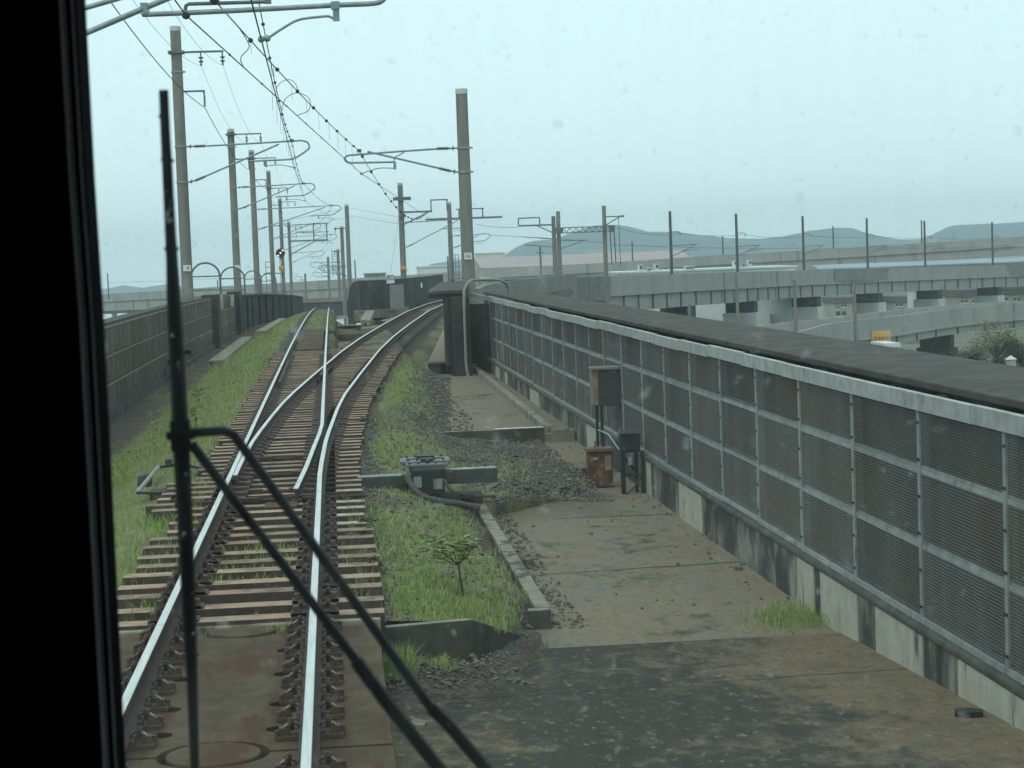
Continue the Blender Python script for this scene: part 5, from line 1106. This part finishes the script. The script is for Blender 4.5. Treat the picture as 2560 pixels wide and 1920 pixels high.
for y_, ex in ((598, 1305), (618, 1310)): b = MB(); b.tube([PY(1386, y_, YG), PY(ex, y_-6, YG)], .045, 6); b.build('bracket_tube', M_steel, gt)
b = MB(); b.tube([PY(1398, 602, YG), PY(1465, 600, YG)], .045, 6); b.tube([PY(1400, 622, YG), PY(1455, 604, YG)], .045, 6); b.build('bracket_tube', M_steel, gt)
tl = [PY(1513, 560, YG)]+[(tp[0]+1.2, tp[1], z0+(tp[2]-z0)*.64) for tp, z0 in tops]
wire('feeder_wire', tl, .022, 'upper line strung along the slim poles on the branch viaduct', sag=.7)
wire('contact_wire', [PY(1530, 612, YG)]+[(tp[0]+3, tp[1], z0+(tp[2]-z0)*.40) for tp, z0 in tops], .022, 'lower line strung along the slim poles on the branch viaduct')
wire('feeder_wire', [PY(1190, 560, 205), PY(1297, 568, YG)], .02, 'slack wire sagging between pole frames right of the pole plated 56', sag=8)
wire('messenger_wire', [PY(1225, 588, 205), PY(1386, 596, YG), PY(1513, 607, YG)], .018, 'far branch line wire running to the gantry')
wire('thin_wire', [PY(270, 706, 390), PY(420, 703, 370), PY(660, 690, 350)], .02, 'faint wire above the flyover at far left')

# ================================================================== TOWN BELOW
M_win = mat('window_glass_dark', (.04, .05, .06), (.06, .07, .08), .5, .25, spec=.5)
def house(name, label, cat, x0, x1, yt, Y, dep, wall, roof=None, wins=(), roofh=.35, ybot=None):
    a, c = PY(x0, yt, Y), PY(x1, yt, Y); g0 = (GZ(Y)-1) if ybot is None else PY(x0, ybot, Y)[2]; zt_ = (a[2]+c[2])/2
    t = thing(name, label, cat, ((a[0]+c[0])/2, Y, g0)); b = MB(); b.box(a[0], c[0], Y, Y+dep, g0, zt_); b.build('wall', wall, t)
    b = MB(); b.box(a[0]-.25, c[0]+.25, Y-.25, Y+dep+.25, zt_+.004, zt_+roofh); b.build('roof', roof or wall, t)
    for wx0, wx1, wy0, wy1 in wins:
        p, q = PY(wx0, wy1, Y-.03), PY(wx1, wy0, Y-.03); b = MB(); b.box(p[0], q[0], Y-.06, Y+.02, p[2], q[2]); wn = b.build('window', M_win, t)
        b = MB(); b.box(p[0]-.1, q[0]+.1, Y-.16, Y-.06, p[2]-.16, p[2]-.01); b.box((p[0]+q[0])/2-.05, (p[0]+q[0])/2+.05, Y-.08, Y-.061, p[2], q[2]); b.build('sill', M_white, wn)
    return t
M_wh = mat('white_render', (.62, .64, .63), (.54, .56, .55), .3, .9); M_tanw = mat('tan_render', (.36, .33, .28), (.30, .275, .235), .3, .9); M_rooft = mat('grey_tile_roof', (.12, .115, .11), (.09, .09, .088), .8, .9)
M_blue = mat('blue_sheet_facade', (.06, .17, .26), (.045, .13, .21), .4, .6); M_pink = mat('faded_red_roof', (.36, .285, .275), (.33, .265, .26), .05, .85); M_paleroof = mat('pale_metal_roof', (.55, .60, .62), (.48, .53, .55), .1, .6)
M_brown = mat('brown_wall', (.28, .16, .11), (.23, .14, .10), .3, .9)
house('white_house', 'white house with grey window behind the branch viaduct', 'house', 1929, 1977, 748, 330, 9, M_wh, wins=[(1947, 1966, 754, 769)])
house('blue_building', 'blue clad building glimpsed under the branch viaduct', 'building', 1781, 1852, 757, 330, 12, M_blue, wins=[(1783, 1848, 770, 772), (1783, 1848, 779, 781)])
house('grey_building', 'dull grey low building under the left end of the branch viaduct', 'building', 1690, 1768, 764, 340, 12, mat('dull_grey_wall', (.16, .15, .145), (.13, .125, .12), .3, .9), M_rooft, wins=[(1700, 1716, 772, 778), (1725, 1742, 772, 778)])
house('white_house', 'white house with red window trim left of the second pale pier', 'house', 1985, 2018, 744, 370, 9, M_wh, M_rooft, wins=[(1995, 2001, 768, 780), (2004, 2012, 768, 779), (1996, 2010, 784, 790)])
house('tan_apartments', 'tan apartment house with balconies between second and third pale piers', 'house', 2088, 2185, 757, 400, 10, M_tanw, M_rooft, roofh=1.2, wins=[(2090, 2098, 762, 773), (2102, 2116, 762, 768), (2140, 2152, 761, 770), (2162, 2175, 760, 767), (2090, 2115, 778, 790), (2138, 2156, 778, 790), (2162, 2175, 777, 786)])
house('tan_apartments', 'tan apartment house right of the third pale pier', 'house', 2236, 2300, 755, 400, 10, M_tanw, M_rooft, roofh=1.2, wins=[(2240, 2255, 758, 766), (2272, 2286, 756, 765), (2240, 2255, 775, 784), (2266, 2288, 774, 784)])
house('white_block', 'plain white end wall standing left of the fourth pale pier', 'building', 2301, 2326, 727, 340, 8, M_wh)
house('row_houses', 'brown row houses with grey roofs at the far right under the viaduct', 'house', 2395, 2475, 742, 400, 10, M_tanw, M_rooft, roofh=1.5, wins=[(2402, 2420, 750, 757), (2430, 2450, 750, 757)])
house('row_houses', 'second brown row houses at the right edge under the viaduct', 'house', 2485, 2600, 735, 400, 10, M_tanw, M_rooft, roofh=1.5, wins=[(2500, 2520, 744, 752), (2535, 2550, 744, 752)])
h = house('flat_roof_hall', 'long white flat roofed hall with rooftop vents behind the branch viaduct', 'building', 1548, 1990, 676, 300, 14, M_wh, M_paleroof, roofh=.25)
for x0, x1, y0, y1 in ((1597, 1605, 663, 679), (1637, 1646, 661, 677), (1617, 1627, 670, 678), (1834, 1841, 653, 668), (1870, 1877, 651, 665), (1712, 1735, 666, 674), (1852, 1862, 660, 668)):
    p, q = PY(x0, y1+2, 301), PY(x1, y0, 301); b = MB(); b.box(p[0], q[0], 300.5, 302, p[2]-.3, q[2]); b.box(p[0]-.08, q[0]+.08, 300.4, 302.1, q[2], q[2]+.07); v = b.build('rooftop_unit', M_wh, h); b = MB(); b.box(p[0]+.1, q[0]-.1, 300.36, 300.44, (p[2]+q[2])/2, q[2]-.12); b.build('grille', M_win, v)
p = PY(1788, 674, 301); b = MB(); b.ball(p, .32, 10, 6, (1, 1, .8)); b.build('round_vent', M_wh, h, smooth=True)
def shed(label, x0, x1, yr, ye, Y, dep, roof, wall):
    a, c, e = PY(x0, yr, Y+dep/2), PY(x1, yr, Y+dep/2), PY(x0, ye, Y); g0 = GZ(Y); t = thing('long_shed', label, 'building', ((a[0]+c[0])/2, Y, g0))
    b = MB(); b.prism([(a[0], Y, e[2]), (a[0], Y+dep/2, a[2]), (a[0], Y+dep, e[2]), (a[0], Y+dep, e[2]-.3), (a[0], Y, e[2]-.3)], (c[0]-a[0], 0, 0)); b.build('roof', roof, t)
    b = MB(); b.box(a[0]+.3, c[0]-.3, Y+.3, Y+dep-.3, g0, e[2]-.31); b.build('wall', wall, t); return t
t = shed('long hall with faded red roof behind the flyover', 1185, 1700, 645, 671, 640, 60, M_pink, M_wh)
house('cream_block', 'cream building rising behind the faded red roof left of the hills', 'building', 1196, 1262, 634, 740, 20, mat('cream_render_far', (.62, .6, .5), (.55, .53, .45), .2, .9))
house('cream_block', 'cream rooftop block with dark slot on the faded red roof', 'building', 1477, 1535, 628, 690, 14, MATS['cream_render_far'], wins=[(1495, 1499, 634, 646)])
shed('long pale blue roof filling the gap at far right', 2030, 2900, 663, 673, 425, 12, mat('blue_grey_roof', (.27, .33, .36), (.23, .29, .32), .1, .6), M_tanw)
house('brown_hall', 'wide brown walled hall seen beneath the flyover straight ahead', 'building', 742, 870, 733, 560, 10, M_brown, M_rooft, ybot=800)
house('pale_hall', 'pale low hall right of the pole plated 56 base', 'building', 1046, 1118, 668, 560, 12, M_wh)
house('gable_roof_shed', 'small grey shed roof peeping over the flyover left of the 80 sign', 'building', 912, 964, 686, 560, 12, M_midconc, M_midconc)
dk = thing('dark_crossing_wall', 'dark blue grey wall crossing below the flyover beyond the crest', 'wall', PY(800, 775, 262)); b = MB(); a, c = PY(700, 758, 262), PY(905, 754, 262); b.box(a[0], c[0], 262, 262.5, a[2]-9, (a[2]+c[2])/2); b.build('wall', mat('slate_wall', (.075, .085, .095), (.055, .065, .075), .5, .9), dk)
b = MB(); b.box(a[0], c[0], 261.8, 262.7, (a[2]+c[2])/2+.003, (a[2]+c[2])/2+.18); b.build('coping', M_midconc, dk)
lb2 = thing('low_bridge', 'dark low bridge below the flyover at far left', 'bridge', PY(300, 790, 660)); b = MB(); a, c = PY(100, 772, 660), PY(520, 765, 660); b.box(a[0], c[0], 660, 668, a[2]-1.5, a[2]+.2); b.build('deck', M_farconc, lb2); b = MB(); b.box(a[0], c[0], 660.3, 661, a[2]-2.5, a[2]-1.502); b.build('girder', mat('slate_girder', (.06, .075, .085), (.05, .06, .07), .5, .9), lb2)
for q in (285, 345, 440): p = PY(q, 780, 662); b = MB(); b.box(p[0]-.7, p[0]+.7, 661.5, 664, GZ(662)-1, a[2]-2.0); b.build('pier', M_farconc, lb2)
tk = thing('water_tank', 'brown drum shaped tank with pale lid beside the white house', 'tank', PY(1938, 830, 262)); p, q = PY(1926, 797, 262), PY(1952, 797, 262); r = (q[0]-p[0])/2; cx = (p[0]+q[0])/2
b = MB(); b.tube([(cx, 262, GZ(262)), (cx, 262, p[2])], r, 18); b.build('drum', mat('brown_drum', (.20, .175, .145), (.17, .15, .125), .8, .9), tk, smooth=True)
b = MB(); b.tube([(cx, 262, p[2]+.002), (cx, 262, PY(1938, 784, 262)[2])], r*1.04, 18); b.build('lid', M_midconc, tk, smooth=True)
# parked cars
def car(px, Y, L, col, lab):
    X, _, _ = PY(*px, Y); z = GZ(Y); t = thing('parked_car', lab, 'car', (X, Y, z), 'cars parked by the apartments'); m_ = mat('car_paint_'+lab.split()[0], col, None, rough=.3, spec=.6)
    b = MB(); b.prism([(X-L/2, Y, z+.3), (X+L/2, Y, z+.3), (X+L/2, Y, z+.75), (X+L*.3, Y, z+.9), (X-L*.45, Y, z+.92), (X-L/2, Y, z+.8)], (0, 1.6, 0)); b.build('body', m_, t, bevel=.06)
    b = MB(); b.prism([(X-L*.42, Y+.08, z+.9), (X+L*.25, Y+.08, z+.88), (X+L*.1, Y+.15, z+1.42), (X-L*.32, Y+.15, z+1.42)], (0, 1.44, 0)); b.build('windows', M_win, t)
    for s in (-.3, .3):
        for yy in (0, 1.6): b = MB(); b.tube([(X+L*s, Y+yy-.1, z+.3), (X+L*s, Y+yy+.1, z+.3)], .3, 12); b.build('wheel', M_black, t)
car((2104, 797), 372, 3.6, (.5, .52, .54), 'silver parked car under the viaduct below the apartments'); car((2147, 790), 385, 3.4, (.65, .66, .66), 'white parked car right of the silver one'); car((2010, 820), 300, 2.6, (.04, .05, .05), 'dark car in front of the second pale pier')
# yellow board
yb_ = thing('yellow_board', 'square yellow board with four dark characters before the low viaduct', 'sign', PY(2204, 870, 176)); Y = 176.0; a, c = PY(2182, 856, Y), PY(2226, 827, Y)
b = MB(); b.box(a[0], c[0], Y, Y+.15, a[2], c[2]); pl = b.build('board', M_yellow, yb_); wd = (c[0]-a[0])/4.6
for k in range(4):
    x = a[0]+wd*(.35+k*1.03); z = a[2]+.22; b = MB(); s = wd*.72
    for u0, u1, v0, v1 in ([(0, .12, 0, 1), (.88, 1, 0, 1), (0, 1, .88, 1), (0, 1, 0, .12), (.3, .7, .4, .55)], [(0, 1, .9, 1), (.1, .9, .45, .57), (0, 1, 0, .12), (.44, .56, 0, 1)], [(.42, .56, 0, 1), (0, 1, .6, .72), (.1, .35, .1, .3), (.65, .95, .05, .3)], [(0, .3, .1, .2), (.1, .22, 0, 1), (.45, 1, .8, .9), (.45, 1, .45, .55), (.68, .8, 0, .5)])[k]:
        b.box(x+s*u0, x+s*u1, Y-.02, Y-.002, z+s*v0, z+s*v1)
    b.build('character', M_ink, pl)
for x in (a[0]+.3, c[0]-.3): b = MB(); b.tube([(x, Y+.2, GZ(Y)), (x, Y+.2, c[2])], .07, 8); b.build('post', M_steel, yb_)
for x, y0, Y, lab in ((1723, 760, 178, 'thin grey pole rising before the branch viaduct near its left end'), (1842, 712, 176, 'grey pole before the blue clad building'), (1986, 700, 172, 'grey concrete pole rising left of the yellow board before the second pier'), (2135, 683, 176, 'grey concrete pole rising directly above the yellow board')):
    p = PY(x, y0, Y); t = thing('utility_pole', lab, 'pole', (p[0], Y, GZ(Y))); b = MB(); b.tube([(p[0], Y, GZ(Y)), p], [.17, .13], 10); b.build('shaft', M_pole, t, smooth=True); b = MB(); b.cbox((p[0], Y, p[2]-.6), (.5, .12, .1)); b.build('bracket', M_steel, t)
h = house('small_hut', 'small pale roofed hut under the yellow board', 'building', 2216, 2243, 868, 168, 4, M_tanw, M_paleroof)
# trees below at the right
def tree(label, x, yt, Y, rad, col1, col2, n=1500, squash=.7):
    top = PY(x, yt, Y); g0 = GZ(Y); t = thing('tree', label, 'tree', (top[0], Y, g0)); cz = top[2]-rad*squash
    b = MB(); twig(b, [(top[0], Y, g0-.5), (top[0]+.1, Y, (g0+cz)/2), (top[0], Y, cz)], .22, .1)
    for k in range(6): a = k*1.05; twig(b, [(top[0], Y, cz-rad*.5), (top[0]+.4*rad*math.cos(a), Y+.4*rad*math.sin(a), cz), (top[0]+.75*rad*math.cos(a), Y+.75*rad*math.sin(a), cz+rad*.2)], .08, .03)
    b.build('trunk', M_bark, t); b = MB()
    cl = [(rng.normal(0, .45, 3)*np.array([rad, rad, rad*squash])) for _ in range(16)]
    for q in cl: leaves(b, (top[0]+q[0], Y+q[1], cz+q[2]), n//16, (rad*.24, rad*.24, rad*.18), .30)
    b.build('crown', mat('crown_'+col1[0], col1[1], col2, .6, .8), t)
tree('yellow green tree at the right below the low viaduct', 2490, 822, 200, 2.6, ('olive', (.19, .20, .07)), (.25, .23, .10), n=3200)
tree('dark green tree at the right edge below the low viaduct', 2552, 856, 185, 1.8, ('dark', (.025, .055, .025)), (.04, .075, .03))
tree('low dark bush tree left of the pale kiosk', 2445, 888, 172, 1.5, ('dark2', (.03, .06, .028)), (.05, .08, .035))
tree('round dark shrub beside the pale kiosk', 2492, 892, 168, 1.1, ('dark2', (.03, .06, .028)), (.05, .08, .035), n=500)
tree('small dark green shrub below the white house', 1968, 812, 270, 1.1, ('dark', (.025, .055, .025)), (.04, .075, .03), n=500)
ks = thing('pale_kiosk', 'small pale pointed roof kiosk at the right edge', 'building', PY(2527, 905, 165)); p = PY(2527, 888, 165); b = MB(); r = .42
b.add([(p[0]-r, 165-r, p[2]-.35), (p[0]+r, 165-r, p[2]-.35), (p[0]+r, 165+r, p[2]-.35), (p[0]-r, 165+r, p[2]-.35), p], [(0, 1, 4), (1, 2, 4), (2, 3, 4), (3, 0, 4), (3, 2, 1, 0)]); b.build('roof', M_paleroof, ks)
b = MB(); b.box(p[0]-r*.8, p[0]+r*.8, 165-r*.8, 165+r*.8, GZ(165), p[2]-.352); b.build('wall', M_tanw, ks)
b = MB(); V_ = []
for _ in range(420):
    x, y = rng.uniform(2230, 2640), rng.uniform(880, 1000); Y = rng.uniform(120, 215); p = PY(x, y, Y); leaves(b, (p[0], Y, GZ(Y)+rng.uniform(.2, 1.3)), 10, (.7, .9, .4), .5)
o = b.build('undergrowth', mat('undergrowth_leaf', (.07, .075, .04), (.11, .095, .06), .4, .9), kind='stuff'); tag(o, 'dull green and brown undergrowth beside the low viaduct', 'undergrowth')

# ================================================================== TRAIN CAB, WINDSCREEN, WIPER
YW = 1.50
cab = thing('train_cab', 'black train cab window pillar framing the left of the view', 'train', (0, YW, .6))
E0 = [PY(x, y, YW) for x, y in ((205, -300), (214, 0), (237, 440), (260, 798), (278, 1157), (315, 1920), (340, 2500))]
poly = [(-1.42, YW, E0[0][2])]+[(p[0], YW, p[2]) for p in E0]+[(-1.42, YW, E0[-1][2])]
b = MB(); b.prism([(p[0], p[1]-.06, p[2]) for p in poly][::-1], (0, .06, 0)); b.build('window_pillar', M_cab, cab)
zt_, zl_ = E0[0][2], E0[-1][2]
b = MB(); b.box(-1.42, 1.46, YW-.06, YW, zt_+.002, 3.6); b.build('header_panel', M_cab, cab)
b = MB(); b.box(-1.42, 1.46, YW-.06, YW, .6, zl_-.002); b.build('sill_panel', M_cab, cab)
b = MB(); b.box(1.40, 1.46, YW-.055, YW, zl_, zt_); b.build('side_post', M_cab, cab)
b = MB(); b.box(1.46, 1.50, -2.2, YW, .6, 3.6); b.build('side_wall', M_cab, cab)
for xs0, xs1 in ((-1.46, -1.42),):
    b = MB(); b.box(xs0, xs1, -.1, YW, .6, 3.6); b.box(xs0, xs1, -2.2, -2.05, .6, 3.6); b.box(xs0, xs1, -2.05, -.1, .6, 1.5); b.box(xs0, xs1, -2.05, -.1, 3.15, 3.6); b.build('side_wall', M_cab, cab)
b = MB(); b.box(-1.46, 1.50, -2.24, -2.2, .6, 3.6); b.build('rear_wall', M_cab, cab)
b = MB(); b.box(-1.46, 1.50, -2.24, YW, 3.6, 3.65); b.build('roof', M_cab, cab)
b = MB(); b.box(-1.46, 1.50, -2.24, YW, .55, .6); b.build('floor', M_cab, cab)
for off, wpx in ((-57, 13), (-33, 5)):
    L0 = [PY(x+off+k*.02, y, YW-.062) for x, y, k in ((205, -300, 0), (214, 0, 0), (237, 440, 100), (260, 798, 250), (278, 1157, 300), (315, 1920, 500), (340, 2500, 500))]
    b = MB(); w_ = wpx*YW/FPX; b.tube([(p[0], YW-.066, p[2]) for p in L0], w_*.62, 10); b.build('gasket', M_gasket, cab, smooth=True)
# windscreen glass with road dirt on its outer face
M_glass = bpy.data.materials.new('windscreen_clear'); M_glass.use_nodes = True; t = M_glass.node_tree; t.nodes.clear()
def glass(t, dirt):
    N, L = t.nodes, t.links; out = N.new('ShaderNodeOutputMaterial'); tr = N.new('ShaderNodeBsdfTransparent'); gl = N.new('ShaderNodeBsdfGlossy'); gl.inputs['Roughness'].default_value = .02
    tr.inputs[0].default_value = (.93, .98, .972, 1); lw = N.new('ShaderNodeFresnel'); lw.inputs[0].default_value = 1.35; m = N.new('ShaderNodeMixShader'); L.new(lw.outputs[0], m.inputs[0]); L.new(tr.outputs[0], m.inputs[1]); L.new(gl.outputs[0], m.inputs[2]); res = m.outputs[0]
    if dirt:
        g = N.new('ShaderNodeNewGeometry'); tl = N.new('ShaderNodeBsdfTranslucent'); tl.inputs[0].default_value = (.75, .80, .76, 1)
        def nz(sc, lo, hi, amp, st=(1, 1, 1)):
            mp = N.new('ShaderNodeMapping'); mp.inputs['Scale'].default_value = st; L.new(g.outputs['Position'], mp.inputs[0]); n = N.new('ShaderNodeTexNoise'); n.inputs['Scale'].default_value = sc; n.inputs['Detail'].default_value = 3; L.new(mp.outputs[0], n.inputs['Vector'])
            r = N.new('ShaderNodeMapRange'); r.inputs[1].default_value = lo; r.inputs[2].default_value = hi; r.inputs[4].default_value = amp; L.new(n.outputs[0], r.inputs[0]); return r.outputs[0]
        def add(a, c): x = N.new('ShaderNodeMath'); x.operation = 'ADD'; x.use_clamp = True; L.new(a, x.inputs[0]); L.new(c, x.inputs[1]); return x.outputs[0]
        f = add(add(nz(150, .68, .76, .26), nz(48, .685, .77, .26)), add(nz(4, .3, .8, .045), nz(25, .3, .8, .04, (3, 1, .3))))
        m2 = N.new('ShaderNodeMixShader'); L.new(f, m2.inputs[0]); L.new(res, m2.inputs[1]); L.new(tl.outputs[0], m2.inputs[2]); res = m2.outputs[0]
    L.new(res, out.inputs[0])
glass(t, False)
M_dirty = bpy.data.materials.new('windscreen_dirty'); M_dirty.use_nodes = True; M_dirty.node_tree.nodes.clear(); glass(M_dirty.node_tree, True)
x0, x1 = -1.40, 1.43
b = MB(); b.box(x0, x1, YW+.004, YW+.010, zl_-.05, zt_+.05)
b.mi = [0, 0, 0, 0, 1, 0]; b.build('windscreen', [M_glass, M_dirty], cab)
YB = YW+.055
wp = thing('windscreen_wiper', 'black pantograph windscreen wiper with long upright blade', 'wiper', PY(1150, 1960, YB)); k = YB/FPX
W1 = [(412, 225, 18), (416, 330, 20), (420, 420, 23), (427, 580, 26), (434, 740, 36), (442, 900, 40), (452, 1090, 44), (464, 1330, 40), (474, 1560, 36), (481, 1720, 28), (488, 1960, 22)]
b = MB(); b.tube([PY(x, y, YB) for x, y, _ in W1], [w_*k/2 for *_, w_ in W1], 10); b.build('blade', M_rubber, wp)
b = MB(); b.tube([PY(x-8, y, YB-.004) for x, y, _ in W1[:8]], .0022, 5); b.build('rubber_edge', M_rubber, wp)
b = MB()
for x, y, q in ((405, 290, 9), (408, 398, 7), (412, 412, 8), (430, 402, 6), (419, 622, 9), (441, 622, 7), (428, 905, 12), (470, 880, 9), (432, 1245, 8), (452, 1245, 10)): b.ball(PY(x, y, YB), q*k, 8, 5, (1, 1, .8))
b.build('yoke_rivets', M_rubber, wp)
b = MB(); c = PY(452, 1088, YB); b.cbox(c, (48*k, .012, 76*k)); b.cbox((c[0]-28*k, YB, c[2]), (14*k, .008, 20*k)); b.ball((c[0]+28*k, YB, c[2]), 12*k); b.build('clamp', M_rubber, wp)
b = MB(); b.tube([PY(x, y, YB) for x, y in ((474, 1082), (520, 1079), (563, 1077), (585, 1088), (610, 1122), (840, 1440), (1082, 1776))], 12.5*k, 8); b.tube([PY(x, y, YB) for x, y in ((1076, 1768), (1111, 1800), (1250, 1962))], 17*k, 8); b.build('upper_arm', M_rubber, wp)
b = MB(); b.tube([PY(x, y, YB) for x, y in ((478, 1108), (600, 1270), (893, 1655))], 12.5*k, 8); b.tube([PY(x, y, YB) for x, y in ((888, 1650), (960, 1747), (1130, 1962))], 18*k, 8); b.build('lower_arm', M_rubber, wp)

# ================================================================== HAZE
b = MB(); b.box(-3600, 3600, -500, 4400, -62, 80)
M_haze = bpy.data.materials.new('haze'); M_haze.use_nodes = True; t = M_haze.node_tree; t.nodes.clear()
pv = t.nodes.new('ShaderNodeVolumePrincipled'); pv.inputs['Color'].default_value = (.84, .97, 1.0, 1); pv.inputs['Density'].default_value = 2.6e-4; pv.inputs['Anisotropy'].default_value = 0.0
ou = t.nodes.new('ShaderNodeOutputMaterial'); t.links.new(pv.outputs[0], ou.inputs['Volume'])
hz = b.build('haze', M_haze, kind='stuff'); tag(hz, 'pale moist haze over the whole view', 'haze')
